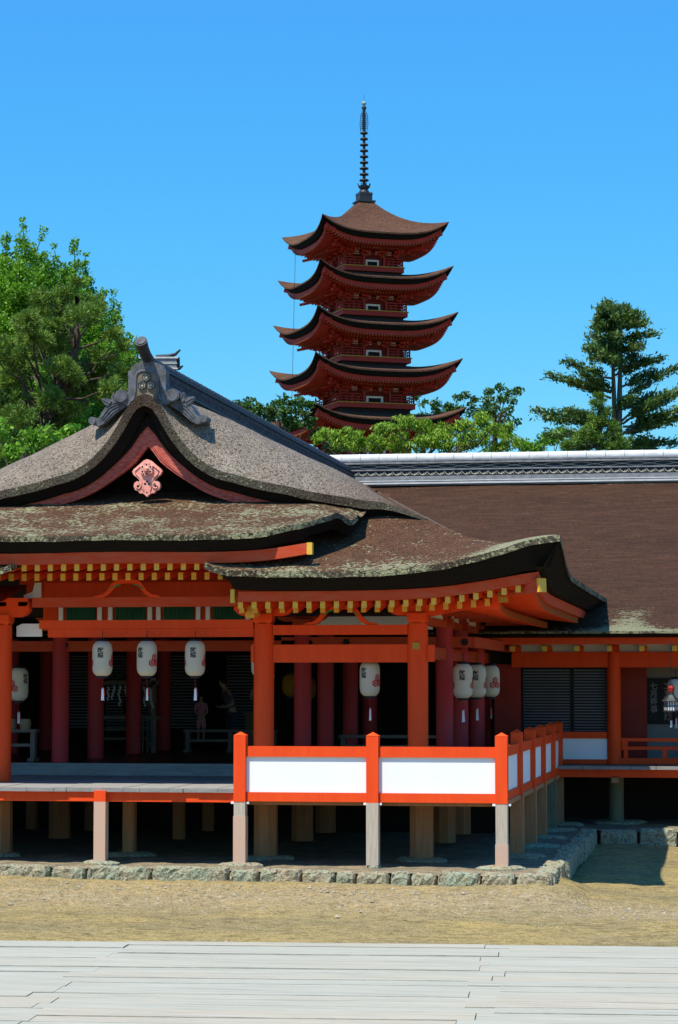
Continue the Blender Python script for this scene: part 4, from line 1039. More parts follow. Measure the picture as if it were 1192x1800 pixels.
# ================================================================== LANTERNS
LR = .178
def lprof(z):   # radius by height in the lantern, 0 = bottom, .64 = top
    t = z / .62
    return LR * (1 - abs(2 * t - 1) ** 7 * .52) * (.97 + .03 * math.sin(math.pi * t))
def make_lantern():
    t = thing('paper_lantern', '', 'paper lantern', (0, 0, 0))
    b = MB(); prof = []
    n = 54
    for i in range(n + 1):
        z = .62 * i / n; prof.append((lprof(z) * (1 - .010 * (i % 2)), z))
    b.lathe((0, 0, 0), prof, 28); b.build('shade', 'paper', t)
    b = MB(); b.lathe((0, 0, .60), [(.098, 0), (.098, .055), (.09, .055)], 24); b.build('top_ring', 'black', t)
    b = MB(); b.lathe((0, 0, -.035), [(.096, 0), (.098, .05)], 24); b.build('bottom_ring', 'black', t)
    b = MB(); b.tube([(0, 0, .65), (0, 0, .80)], .006, 5); b.build('hanging_cord', 'ink', t)
    b = MB(); b.tube([(0, 0, -.03), (.004, 0, -.20), (0, 0, -.22)], [.005, .005, .012], 5, 0); b.tube([(0.03, 0, -.20), (.045, 0, -.34)], [.006, .012], 6, 0)
    tl = b.build('tassel_cord', 'crest', t)
    b = MB(); b.add([(-.02, .005, -.42), (.035, -.005, -.415), (.022, -.006, -.20), (-.012, .006, -.205), (-.02, .011, -.42), (.035, .001, -.415), (.022, 0, -.20), (-.012, .012, -.205)], [(0, 1, 2, 3), (7, 6, 5, 4), (0, 4, 5, 1), (1, 5, 6, 2), (2, 6, 7, 3), (3, 7, 4, 0)]); b.build('paper_slip', 'white', tl)
    me = text_mesh('献燈', .108, 'lettering', True)
    for v in me.vertices:
        x, z = v.co.x * 1.05, v.co.y * .86 + .425; a = x / LR; r = lprof(max(0, min(.62, z))) + .003
        v.co = Vector((r * math.sin(a), -r * math.cos(a), z))
    me.materials.append(M['ink']); o = bpy.data.objects.new('lettering', me); COL.objects.link(o); o.parent = t
    # hexagon crests on both sides
    b = MB()
    def wrap(cx_, cz, pts2, m_=0):
        vs = []
        for x_, z_ in pts2:
            zz = cz + z_; a = (cx_ + x_) / LR; r = lprof(max(0, min(.62, zz))) + .003; vs.append((r * math.sin(a), -r * math.cos(a), zz))
        return vs
    def hexring(cx_, cz, r0, r1):
        N_ = 24
        def hx(r, k):
            a = R(90 + 360 * k / N_); seg = R(60); al = (a - R(30)) % seg - seg / 2; rr_ = r * math.cos(math.pi / 6) / math.cos(al)
            return (rr_ * math.cos(a), rr_ * math.sin(a))
        o_ = wrap(cx_, cz, [hx(r1, k) for k in range(N_)]); i_ = wrap(cx_, cz, [hx(r0, k) for k in range(N_)])
        b.add(o_ + i_, [(k, (k + 1) % N_, N_ + (k + 1) % N_, N_ + k) for k in range(N_)])
    for sd_ in (-1, 1):
        ca = sd_ * LR * R(88)
        for dx, dz in ((0, .055), (-.057, -.045), (.057, -.045)):
            hexring(ca + dx, .275 + dz, .042, .066); hexring(ca + dx, .275 + dz, .010, .030)
    b.build('crest', 'crest', t, fix=False)
    return t
lan0 = make_lantern()
spots = [(-11.0, 1.6, 3.11, 4, 'white paper lantern with centred black writing, leftmost of the three over the open left bay', 'lanterns along the front eave'),
         (-10.2, 1.6, 3.11, -26, 'white paper lantern turned so its red crest shows, in the middle of the left bay', 'lanterns along the front eave'),
         (-9.34, 1.6, 3.11, 2, 'paper lantern with centred black writing, rightmost of the three over the open left bay', 'lanterns along the front eave'),
         (-8.32, 2.35, 3.10, -20, 'white paper lantern half hidden behind the thick column left of the white panels', 'lanterns along the front eave'),
         (-6.37, 2.25, 2.76, -28, 'white paper lantern hanging alone in the bay above the right white panel', 'lanterns along the front eave'),
         (-4.86, 3.3, 2.72, 3, 'nearest of three paper lanterns in a row along the right side of the porch', 'lanterns along the right side'),
         (-4.84, 5.4, 2.72, 0, 'middle one of three paper lanterns along the right side of the porch', 'lanterns along the right side'),
         (-4.82, 7.7, 2.72, -50, 'rearmost of the three side lanterns, its red crest turned to the front', 'lanterns along the right side'),
         (-13.25, 4.0, 2.66, 62, 'white paper lantern with its red crest facing front, between the two leftmost columns', 'lanterns along the front eave'),
         (-8.95, 5.9, 2.98, -15, 'dim paper lantern deep in shade just left of the half hidden one', 'lanterns inside the hall'),
         (-1.35, 11.9, 2.46, -30, 'white paper lantern cut by the right edge behind the small metal lantern', 'lanterns along the rear hall')]
for i_, (x, y, z, rz, lb, gp) in enumerate(spots):
    if i_ == 0:
        o = lan0; o.location = (x, y, z); o.rotation_euler = (0, 0, R(rz)); o['label'] = lb; o['group'] = gp
    else: o = dup(lan0, (x, y, z), lb, gp, R(rz))
# long hanging cords for lanterns hung under high beams stay inside their thing: yellow lanterns inside
for i_, (x, y, z, lb) in enumerate(((-9.15, 9.5, 2.72, 'small dull yellow lantern behind the thick column'), (-8.62, 8.6, 2.66, 'yellow lantern with dark crest right of the thick column'))):
    t = thing('yellow_lantern', lb, 'lantern', (x, y, z), 'yellow lanterns in the dark interior')
    b = MB(); b.lathe((x, y, z), [(.06, 0), (.14, .05), (.17, .16), (.17, .28), (.14, .40), (.06, .45)], 24); b.build('shade', 'yellowpaper', t)
    b = MB(); b.lathe((x, y, z), [(.065, .45), (.065, .5)], 16); b.lathe((x, y, z), [(.085, -.04), (.085, 0)], 16); b.tube([(x, y, z + .5), (x, y, 4.25)], .008, 5); b.build('ring', 'black', t)
# metal lantern at right edge
t = thing('metal_lantern', 'small dark metal lantern with latticed white panes hanging on a wire at the right edge', 'lantern', (-1.38, 11.2, 2.5))
lx, ly, lz = -1.42, 11.0, 2.42
b = MB(); b.tube([(lx, ly, lz + .42), (lx, ly, 3.85)], .006, 5); b.build('hanging_wire', 'black', t)
b = MB(); b.lathe((lx, ly, lz), [(.20, .20), (.13, .26), (.06, .33), (.05, .40), (.03, .42)], 6, 0, False); b.build('cap', 'bronze', t)
b = MB(); b.lathe((lx, ly, lz), [(.145, 0), (.145, .20)], 6, 0, False); b.build('pane', 'white', t)
b = MB()
for k in range(6):
    a = R(60 * k); a2 = R(60 * (k + 1)); p0 = Vector((lx + .148 * math.cos(a), ly + .148 * math.sin(a), 0)); p1 = Vector((lx + .148 * math.cos(a2), ly + .148 * math.sin(a2), 0))
    for z in (.0, .1, .2): b.beam((p0.x, p0.y, lz + z), (p1.x, p1.y, lz + z), .012, .02)
    for q in (0, .33, .66): pp = p0.lerp(p1, q); b.box(pp.x - .008, pp.x + .008, pp.y - .008, pp.y + .008, lz, lz + .2)
b.lathe((lx, ly, lz - .02), [(.17, 0), (.17, .02)], 6, 0, False); b.build('frame', 'bronze', t)
b = MB(); b.lathe((lx, ly, lz + .42), [(.06, -.03), (.07, .05), (.05, .10)], 6, 0, False); b.build('crown', 'reddark', t)
b = MB(); b.tube([(lx, ly, lz - .02), (lx, ly, lz - .2)], .005, 5); b.build('tassel_cord', 'crest', t)
b = MB(); b.box(lx - .02, lx + .02, ly - .006, ly + .006, lz - .34, lz - .2); b.build('paper_slip', 'white', t)

# ================================================================== INTERIOR FURNITURE
def bench(x0, x1, y, z0, h, label, name='bench', cat='bench', rails=2, mid=1):
    t = thing(name, label, cat, ((x0 + x1) / 2, y, z0))
    b = MB(); b.box(x0, x1, y - .12, y + .12, z0 + h - .06, z0 + h); b.build('top_rail', 'benchwood', t)
    b = MB(); b.box(x0 + .05, x1 - .05, y - .03, y + .03, z0 + h * .45, z0 + h * .45 + .06); b.build('stretcher', 'benchwood', t)
    for x in frange(x0 + .08, x1 - .08, mid):
        b = MB(); b.box(x - .045, x + .045, y - .08, y + .08, z0, z0 + h - .06); b.box(x - .06, x + .06, y - .2, y + .2, z0, z0 + .06); b.build('leg', 'benchwood', t)
    return t
bench(-12.15, -10.05, 12.8, IZ, .5, 'low railed bench standing in the dark in front of the right louvred shutter', mid=2)
bench(-8.0, -5.9, 8.8, IZ, .48, 'long low bench seen over the right white panel', mid=1)
bench(-16.2, -13.6, 6.4, IZ, .62, 'grey timber rack between the two leftmost columns', 'rack', 'rack', mid=3)
for k, x in enumerate((-14.15, -13.85)):
    t = tag(MB().lathe((x, 6.4, IZ + .62), [(.10, 0), (.12, .1), (.10, .2)], 14).build('wooden_bucket', 'canvas'), ['left one of two small pale wooden buckets on the grey timber rack', 'right one of two small pale wooden buckets on the grey timber rack'][k], 'bucket')
# offering stand with hanging paper streamers
t = thing('offering_stand', 'tall wooden frame hung with folded white paper streamers between the left columns', 'offering stand', (-13.2, 12.2, IZ))
b = MB()
for x in (-14.05, -12.65): b.box(x - .04, x + .04, 12.0, 12.08, IZ, 3.05)
b.box(-14.15, -12.55, 12.0, 12.08, 2.95, 3.03); b.box(-14.15, -12.55, 11.9, 12.3, 2.20, 2.27)
for x in (-14.0, -13.9, -13.8, -12.9, -12.8, -12.7): b.box(x, x + .03, 11.95, 12.0, IZ, 2.2)
for z in (1.75, 1.95): b.box(-14.0, -12.7, 12.1, 12.14, z, z + .05)
b.build('frame', 'benchwood', t)
rr = random.Random(5)
for x in frange(-13.95, -12.75, 9):
    b = MB(); z = 2.95 - rr.uniform(0, .05); xx = x
    for k in range(4 if rr.random() > .4 else 6):
        w_ = .045; b.add([(xx, 11.93, z), (xx + w_, 11.93, z - .01), (xx + w_ + .02, 11.90, z - .09), (xx + .02, 11.90, z - .08)], [(0, 1, 2, 3)]); z -= .075; xx += rr.choice((-.02, .02))
    b.build('paper_streamer', 'white', t, fix=False)
t = thing('flower_display', 'dark leafy flower arrangement above the offering stand against the louvred shutter', 'flowers', (-13.4, 12.6, 3.0))
b = MB()
for k in range(170):
    a = rr.uniform(0, 6.28); r_ = abs(rr.gauss(0, .22)); z = 3.15 + rr.gauss(0, .16); p = Vector((-13.35 + r_ * math.cos(a), 12.6 + r_ * math.sin(a) * .6, z)); q = Vector([rr.gauss(0, 1) for _ in range(3)]).normalized() * .05; s_ = q.orthogonal().normalized() * .02
    b.add([p - q, p + s_, p + q, p - s_], [(0, 1, 2, 3)])
b.build('foliage', 'green', t, fix=False); b = MB(); b.tube([(-13.35, 12.6, 2.27), (-13.35, 12.6, 3.2)], .03, 6); b.lathe((-13.35, 12.5, 2.27), [(.08, 0), (.14, .15), (.1, .3)], 14); b.build('vase', 'bronze', t)
tag(MB().box(-11.55, -11.35, 16.5, 16.8, IZ, 2.25).box(-11.57, -11.33, 16.47, 16.83, 2.25, 2.30).build('wooden_box', 'canvas'), 'small tan wooden box standing behind the man in the pale shirt', 'box')

# ================================================================== PEOPLE (dim figures inside)
def skin_obj(name, pts, edges, rad, mat, parent, root=0, sub=2):
    me = bpy.data.meshes.new(name); org = ORG[parent]; me.from_pydata([Vector(p) - org for p in pts], edges, [])
    o = bpy.data.objects.new(name, me); COL.objects.link(o); o.parent = parent; ORG[o] = org
    sk = o.modifiers.new('skin', 'SKIN'); 
    for i_, r_ in enumerate(rad):
        v = me.skin_vertices[0].data[i_]; v.radius = r_ if hasattr(r_, '__len__') else (r_, r_); v.use_root = (i_ == root)
    ss = o.modifiers.new('sub', 'SUBSURF'); ss.levels = sub; ss.render_levels = sub
    dg = bpy.context.evaluated_depsgraph_get(); bpy.context.view_layer.update(); me2 = bpy.data.meshes.new_from_object(o.evaluated_get(bpy.context.evaluated_depsgraph_get()))
    o.modifiers.clear(); o.data = me2; me2.materials.clear(); me2.materials.append(M[mat])
    for p_ in me2.polygons: p_.use_smooth = True
    return o
def person(x, y, z, h, yaw, label, shirt, trousers, arms='low', skirt=False, hat=False, lean=0.0):
    t = thing('person', label, 'person', (x, y, z)); k = h / 1.7; cy_, sy_ = math.cos(yaw), math.sin(yaw)
    def W(a, f, u):   # a: to the person's left-right, f: forward, u: up
        a *= k; f *= k; u *= k
        if u > .9 * k: f += lean * (u - .9 * k)
        return Vector((x + a * cy_ - f * sy_ * -1 * -1, y + a * sy_ + f * cy_ * -1 * -1, z + u)) if False else Vector((x + a * cy_ + f * sy_, y + a * sy_ - f * cy_, z + u))
    J = {'pel': (0, 0, .92), 'wa': (0, .0, 1.08), 'ch': (0, .0, 1.28), 'nb': (0, 0, 1.42), 'nk': (0, .01, 1.49), 'h0': (0, .03, 1.55), 'h1': (0, .03, 1.63), 'h2': (0, .015, 1.68)}
    pts = [W(*J[n_]) for n_ in ('pel', 'wa', 'ch', 'nb', 'nk', 'h0', 'h1', 'h2')]; ed = [(i_, i_ + 1) for i_ in range(7)]
    rad = [(.13 * k, .10 * k), (.125 * k, .095 * k), (.15 * k, .10 * k), (.09 * k, .07 * k), (.05 * k, .05 * k), (.062 * k, .075 * k), (.075 * k, .088 * k), (.05 * k, .06 * k)]
    arm = {}
    for sg in (-1, 1):
        i0 = len(pts)
        if arms == 'low': q = [(.17 * sg, 0, 1.39), (.24 * sg, -.02, 1.12), (.14 * sg, .20, 1.02), (.07 * sg, .27, 1.03)]
        elif arms == 'bag': q = [(.17 * sg, 0, 1.39), (.23 * sg, -.03, 1.12), (.20 * sg, .10, .90), (.19 * sg, .14, .82)]
        else: q = [(.17 * sg, 0, 1.39), (.21 * sg, .12, 1.18), (.13 * sg, .28, 1.26), (.09 * sg, .30, 1.33)]
        pts += [W(*p_) for p_ in q]; rad += [.055 * k, .042 * k, .030 * k, .026 * k]; ed += [(3, i0), (i0, i0 + 1), (i0 + 1, i0 + 2), (i0 + 2, i0 + 3)]; arm[sg] = q
        hp = Vector(q[3]); d = (hp - Vector(q[2])).normalized(); sd_ = Vector((1, 0, 0)); up = d.cross(sd_)
        for fi in range(4):
            j0 = len(pts); b0 = hp + sd_ * (fi - 1.5) * .018; L = (.07, .08, .075, .058)[fi]
            p1 = b0 + d * .05; p2 = p1 + d * L * .6 - up * .01 * sg; p3 = p2 + d * L * .4 - up * .02
            pts += [W(*p1), W(*p2), W(*p3)]; rad += [.010 * k, .0085 * k, .007 * k]; ed += [(i0 + 3, j0), (j0, j0 + 1), (j0 + 1, j0 + 2)]
        j0 = len(pts); p1 = hp - sd_ * sg * .03 + d * .015; p2 = p1 - sd_ * sg * .025 + d * .03
        pts += [W(*p1), W(*p2)]; rad += [.011 * k, .008 * k]; ed += [(i0 + 3, j0), (j0, j0 + 1)]
    for sg in (-1, 1):
        i0 = len(pts); q = [(.09 * sg, 0, .86), (.10 * sg, .02, .48), (.10 * sg, -.01, .09), (.11 * sg, .12, .035)]
        pts += [W(*p_) for p_ in q]; rad += [.085 * k, .055 * k, .038 * k, .035 * k]; ed += [(0, i0), (i0, i0 + 1), (i0 + 1, i0 + 2), (i0 + 2, i0 + 3)]
    # nose and ears
    i0 = len(pts); pts += [W(0, .115, 1.575)]; rad += [.014 * k]; ed += [(5, i0)]
    body = skin_obj('body', pts, ed, rad, 'skin', t)
    # shirt
    q = [W(0, 0, .90), W(0, 0, 1.08), W(0, 0, 1.28), W(0, 0, 1.42)]; r_ = [(.165 * k, .13 * k), (.155 * k, .125 * k), (.18 * k, .13 * k), (.11 * k, .09 * k)]; e = [(0, 1), (1, 2), (2, 3)]
    for sg in (-1, 1):
        i0 = len(q); a0, a1 = Vector(arm[sg][0]), Vector(arm[sg][1]); q += [W(*a0), W(*(a0.lerp(a1, .85)))]; r_ += [.075 * k, .062 * k]; e += [(3, i0), (i0, i0 + 1)]
    skin_obj('shirt', q, e, r_, shirt, t)
    q = [W(0, 0, .93)]; r_ = [(.15 * k, .12 * k)]; e = []
    for sg in (-1, 1):
        i0 = len(q); q += [W(.09 * sg, 0, .82), W(.10 * sg, .02, .48)] + ([W(.10 * sg, -.01, .12)] if not skirt else []); r_ += [.105 * k, .085 * k] + ([.065 * k] if not skirt else []); e += [(0, i0), (i0, i0 + 1)] + ([(i0 + 1, i0 + 2)] if not skirt else [])
    skin_obj('trousers', q, e, r_, trousers, t)
    hb = MB(); c0 = W(0, 0, 1.64)
    for th in range(9):
        pass
    hb.lathe((0, 0, 0), [(.092 * k, -.06 * k), (.098 * k, 0), (.086 * k, .055 * k), (.05 * k, .088 * k), (.01, .097 * k)], 16)
    hb.v = [(c0.x + v[0] - .018 * sy_, c0.y + v[1] + .018 * cy_, c0.z + v[2]) for v in hb.v]
    hb.build('hair' if not hat else 'hat', 'hair' if not hat else 'clothwhite', t)
    ft = MB()
    for sg in (-1, 1):
        for e_ in (W(.032 * sg, .112, 1.60),): ft.lathe(tuple(e_), [(.002, -.008 * k), (.009 * k, 0), (.002, .008 * k)], 8)
    ft.build('eyes', 'hair', t); 
    mo = MB(); pm = W(0, .106, 1.535); mo.box(pm.x - .022 * k, pm.x + .022 * k, pm.y - .006, pm.y + .006, pm.z - .004, pm.z + .004); mo.build('mouth', 'crest', t)
    return t
person(-13.4, 15.0, IZ, 1.62, R(35), 'standing person in pale shirt and cap beside an inner column, hands held low', 'clothwhite', 'clothgrey', 'low', hat=True)
person(-10.25, 12.2, IZ, 1.66, R(-30), 'standing person in a pale shirt seen dimly just left of the thick porch column', 'clothwhite', 'clothblue', 'high')
person(-12.05, 14.0, IZ + .18, 1.05, R(20), 'small child in a pink top standing behind the low bench', 'clothpink', 'clothpink', 'low', skirt=True)
person(-11.45, 14.6, IZ, 1.62, R(-60), 'barely visible person in dark clothes bending towards the child in pink', 'clothgrey', 'clothblue', 'low', lean=.35)

# ================================================================== PAGODA
F_ = 4200.0
def at(px, py, D):
    """point seen at photo pixel (px,py) at depth D in front of the camera"""
    u = (px - 596) / F_; v = (900 - py) / F_; pi_ = math.atan(300 / F_)
    cy_, sy_ = math.cos(YAW), math.sin(YAW); cp, sp_ = math.cos(pi_), math.sin(pi_)
    d = Vector((-sy_ * cp, cy_ * cp, sp_)); r = Vector((cy_, sy_, 0)); up = Vector((sy_ * sp_, -cy_ * sp_, cp)); q = d + r * u + up * v
    k = D / (q.x * -sy_ + q.y * cy_); return Vector((q.x * k, q.y * k - 39, q.z * k + 3))
PC = at(640.5, 900, 148); PX, PY = PC.x, PC.y
fang = math.radians(26.4)
Rv = Vector((math.cos(YAW), math.sin(YAW))); Dv = Vector((-math.sin(YAW), math.cos(YAW)))
Fv = -math.sin(fang) * Rv - math.cos(fang) * Dv
prot = math.atan2(Fv.y, Fv.x) - math.radians(225)
cpr, spr = math.cos(prot), math.sin(prot)
def PW(x, y, z): return (PX + x * cpr - y * spr, PY + x * spr + y * cpr, z)
pag = thing('pagoda', 'tall five storied red pagoda with upswept dark bark roofs rising behind the trees', 'pagoda', (PX, PY, 13.5))
def pbuild(b, name, mats, parent=None, fix=True):
    b.v = [PW(*p_) for p_ in b.v]; return b.build(name, mats, parent or pag, fix)
def side_pt(sd_, u, r, z):   # side 0..3; u along, r outward
    c_, s_ = [(1, 0), (0, 1), (-1, 0), (0, -1)][sd_]
    return (-u * s_ + r * c_, u * c_ + r * s_, z)
storeys = []
for i_, (hd, ztip, zmid, bal) in enumerate([(5.80, 31.3, 30.45, 2.75), (6.10, 28.55, 27.66, 3.0), (6.42, 25.68, 24.78, 3.22), (6.70, 22.8, 21.9, 3.5), (6.97, 19.8, 18.92, 3.9)]):
    storeys.append((i_, hd * .7071, ztip, zmid, bal * .7071))
def pag_roof(i_, hs, ztip, zmid, bh):
    top = i_ == 0
    r_in = .45 if top else storeys[i_ - 1][4] * .93
    z_in = 33.0 if top else zmid + .62
    def edge_z(u, r=1.0):
        e = abs(u) / hs; return zmid + (ztip - zmid) * (.10 * e ** 2 + .90 * e ** 3.6)
    def er(u): e = abs(u) / hs; return hs * (1 - .035 * (1 - e ** 3))
    b = MB(); nu = 28; ntt = 12
    for sd_ in range(4):
        rows = []
        for j in range(ntt + 1):
            t = j / ntt; row = []
            for k in range(nu + 1):
                e = -1 + 2 * k / nu; u1 = e * hs; r1 = er(u1); rr_ = r1 + (r_in - r1) * t; uu = e * (hs + (r_in - hs) * t)
                ze = edge_z(u1); prof = t ** 1.0 * .42 + .58 * t ** 2.2 if top else t * .75 + .25 * t * t
                lf = (ze - zmid) * (1 - t) ** 1.6; z = zmid + lf + (z_in - zmid) * prof
                row.append(side_pt(sd_, uu, rr_, z))
            rows.append(row)
        b.sheet(rows, 0, True)
        # edge layers
        prof = [(0, 0), (.0, -.10), (-.07, -.16), (-.22, -.37), (-.36, -.39)]
        er_rows = []
        for o, dz in prof:
            er_rows.append([side_pt(sd_, e * (hs + o), er(e * hs) + o, edge_z(e * hs) + dz * (1 - .45 * abs(e) ** 6)) for e in [-1 + 2 * k / nu for k in range(nu + 1)]])
        for k in range(4): b.sheet([er_rows[k], er_rows[k + 1]], 0 if k == 0 else 1, False)
        # red board, then soffit in two steps back to the body
        br = bh * .80
        st = [(-.36, -.39, 1.0), (-.38, -.66, 1.0), (-1.15, -.66, .8), (-1.16, -.74, .8), (-hs + br + .1, -.22, 0.0)]
        rows = []
        for o, dz, lk in st:
            rows.append([side_pt(sd_, e * (hs + o), er(e * hs) + o - (er(e * hs) - hs) * (1 - lk), zmid + (edge_z(e * hs) - zmid) * lk + dz) for e in [-1 + 2 * k / nu for k in range(nu + 1)]])
        for k in range(4): b.sheet([rows[k], rows[k + 1]], 2, False)
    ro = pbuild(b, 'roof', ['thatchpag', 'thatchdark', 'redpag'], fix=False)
    # rafter ends in two rows with yellow tips, and hip rafters at corners
    b = MB(); st = .19
    for sd_ in range(4):
        for (off_, dz, lk, ln) in ((-.42, -.72, 1.0, .75), (-1.22, -.80, .8, 1.2)):
            w_ = hs + off_; n_ = int(2 * w_ / st)
            for k in range(n_ + 1):
                u = -w_ + 2 * w_ * k / n_; z = zmid + (edge_z(u / w_ * hs) - zmid) * lk + dz
                for r0, r1, m_ in ((w_ - ln, w_ - .02, 0), (w_ - .02, w_, 1)):
                    vs = [side_pt(sd_, u + a, r_, z + c_) for r_ in (r0, r1) for a, c_ in ((-.038, -.045), (.038, -.045), (.038, .045), (-.038, .045))]
                    b.add(vs, [(0, 1, 2, 3), (4, 5, 6, 7), (0, 1, 5, 4), (1, 2, 6, 5), (2, 3, 7, 6), (3, 0, 4, 7)], m_)
    pbuild(b, 'rafter_row', ['redpag', 'tipdark'], ro)
    b = MB()
    for cx_, cy_ in ((1, 1), (1, -1), (-1, 1), (-1, -1)):
        b.beam((cx_ * (hs - .35), cy_ * (hs - .35), ztip - .68), (cx_ * bh * .8, cy_ * bh * .8, zmid - .55), .22, .26)
    pbuild(b, 'hip_rafter', 'redpag', ro)
def pag_body(i_, hs, ztip, zmid, bh):
    zb = zmid - 1.78 if i_ < 4 else 13.4; br = bh * .80; zt = zmid - .50
    b = MB(); b.box(-br + .06, br - .06, -br + .06, br - .06, zb, zt, 0)
    for a in (-1, -.36, .36, 1):
        for c_ in (-1, 1):
            for (x_, y_) in ((a * br, c_ * br), (c_ * br, a * br)): b.tube([(x_, y_, zb), (x_, y_, zmid - 1.05)], .11, 8)
    for z_ in (zmid - 1.10, zmid - 1.30): b.box(-br - .05, br + .05, -br - .05, br + .05, z_, z_ + .10)
    body = pbuild(b, 'storey_body', ['pagshade'])
    # plaster and openings
    b = MB()
    for sd_ in range(4):
        def q(u0, u1, z0, z1, r, m_): b.add([side_pt(sd_, u0, r, z0), side_pt(sd_, u1, r, z0), side_pt(sd_, u1, r, z1), side_pt(sd_, u0, r, z1), side_pt(sd_, u0, r - .05, z0), side_pt(sd_, u1, r - .05, z0), side_pt(sd_, u1, r - .05, z1), side_pt(sd_, u0, r - .05, z1)], [(0, 1, 2, 3), (0, 1, 5, 4), (1, 2, 6, 5), (2, 3, 7, 6), (3, 0, 4, 7)], m_)
        for uc in (-.68, .68): q(uc * br - .17, uc * br + .17, zmid - 1.0, zmid - .78, br + .07, 0)
        for uc in (-.17, .17): q(uc * br - .10, uc * br + .13, zmid - 1.0, zmid - .78, br + .07, 0)
        q(-.28 * br, .28 * br, zb + .06, zmid - 1.32, br - .02, 0); q(-.2 * br, .2 * br, zb + .06, zmid - 1.44, br + .01, 1)
        # small plaster gussets between brackets higher up and further out
        for uc, wv in ((0, .20), (-.62, .12), (.62, .12)):
            q(uc * br - wv, uc * br + wv, zmid - .60, zmid - .47, br + 1.24, 0); q(uc * br - wv, uc * br + wv, zmid - .76, zmid - .68, br + .93, 0)
    pbuild(b, 'plaster_panel', ['plaster', 'ink'], body)
    # stepped brackets
    b = MB()
    vs = lambda sd_, u0, u1, r0, r1, z0, z1: [side_pt(sd_, u, rr_, z_) for z_ in (z0, z1) for u, rr_ in ((u0, r0), (u1, r0), (u1, r1), (u0, r1))]
    fs = [(0, 1, 2, 3), (4, 5, 6, 7), (0, 1, 5, 4), (1, 2, 6, 5), (2, 3, 7, 6), (3, 0, 4, 7)]
    for sd_ in range(4):
        for a in (-1, -.36, .36, 1):
            for st_ in range(4):
                r = br + .02 + .31 * st_; z = zmid - 1.16 + .20 * st_; w_ = .22 + .07 * st_
                b.add(vs(sd_, a * br - w_, a * br + w_, r + .10, r + .20, z + .03, z + .12), fs)
                for du in (-w_ * .85, 0, w_ * .85): b.add(vs(sd_, a * br + du - .075, a * br + du + .075, r + .04, r + .26, z + .12, z + .20), fs)
                b.add(vs(sd_, a * br - .05, a * br + .05, br, r + .30, z - .03, z + .05), fs)
        for st_ in range(4):
            r = br + .17 + .31 * st_; z = zmid - .95 + .20 * st_
            b.beam(side_pt(sd_, -r, r, z), side_pt(sd_, r, r, z), .08, .06)
    for cx_, cy_ in ((1, 1), (1, -1), (-1, 1), (-1, -1)):
        for st_ in range(4):
            d0 = br; d1 = br + .3 + .33 * st_; z = zmid - 1.02 + .15 * st_
            b.beam((cx_ * d0, cy_ * d0, z + .1), (cx_ * d1, cy_ * d1, z - .02), .10, .12)
            b.box(cx_ * d1 - .09, cx_ * d1 + .09, cy_ * d1 - .09, cy_ * d1 + .09, z + .04, z + .13)
        for dv_ in (.35, .7):   # slanting tail rafters near the corners
            for (x0, y0, x1, y1) in ((br * (1 - dv_ * .3), br, br * (1 - dv_ * .3) + .1, br + 1.35), (br, br * (1 - dv_ * .3), br + 1.35, br * (1 - dv_ * .3) + .1)):
                b.beam((cx_ * x0, cy_ * y0, zmid - .55), (cx_ * x1, cy_ * y1, zmid - .92), .09, .12)
        b.beam((cx_ * br, cy_ * br, zmid - .55), (cx_ * (br + 1.5), cy_ * (br + 1.5), zmid - .80), .12, .15)
    pbuild(b, 'brackets', 'redpag', body)
    if i_ < 4:
        b = MB(); zd = zb + .02
        b.box(-bh, bh, -bh, bh, zd - .34, zd - .06, 0); b.box(-bh - .06, bh + .06, -bh - .06, bh + .06, zd - .06, zd, 1); b.box(-bh * .9, bh * .9, -bh * .9, bh * .9, zd - .75, zd - .34, 2)
        bal = pbuild(b, 'balcony', ['redpag', 'golddark', 'dark'])
        r = bh - .08
        for sd_ in range(4):
            b = MB()
            for (u0, u1) in ((-r, -.35 * r), (.35 * r, r)):
                for z_ in (.16, .34, .50): b.beam(side_pt(sd_, u0, r, zd + z_), side_pt(sd_, u1 + (.12 if u1 == r and z_ == .5 else 0), r, zd + z_), .05, .05)
                nn = 4
                for k in range(nn + 1):
                    u = u0 + (u1 - u0) * k / nn; big = k in (0, nn); hh = .62 if big else (.5 if k % 2 == 0 else .34)
                    b.beam(side_pt(sd_, u, r, zd), side_pt(sd_, u, r, zd + hh), .09 if big else .05, .09 if big else .05)
                for u in (u0, u1): b.tube([side_pt(sd_, u, r, zd + .60), side_pt(sd_, u, r, zd + .78)], [.06, .02], 6, 1)
            pbuild(b, 'balustrade', ['redpag', 'green'], bal)
for stt in storeys: pag_roof(*stt); pag_body(*stt)
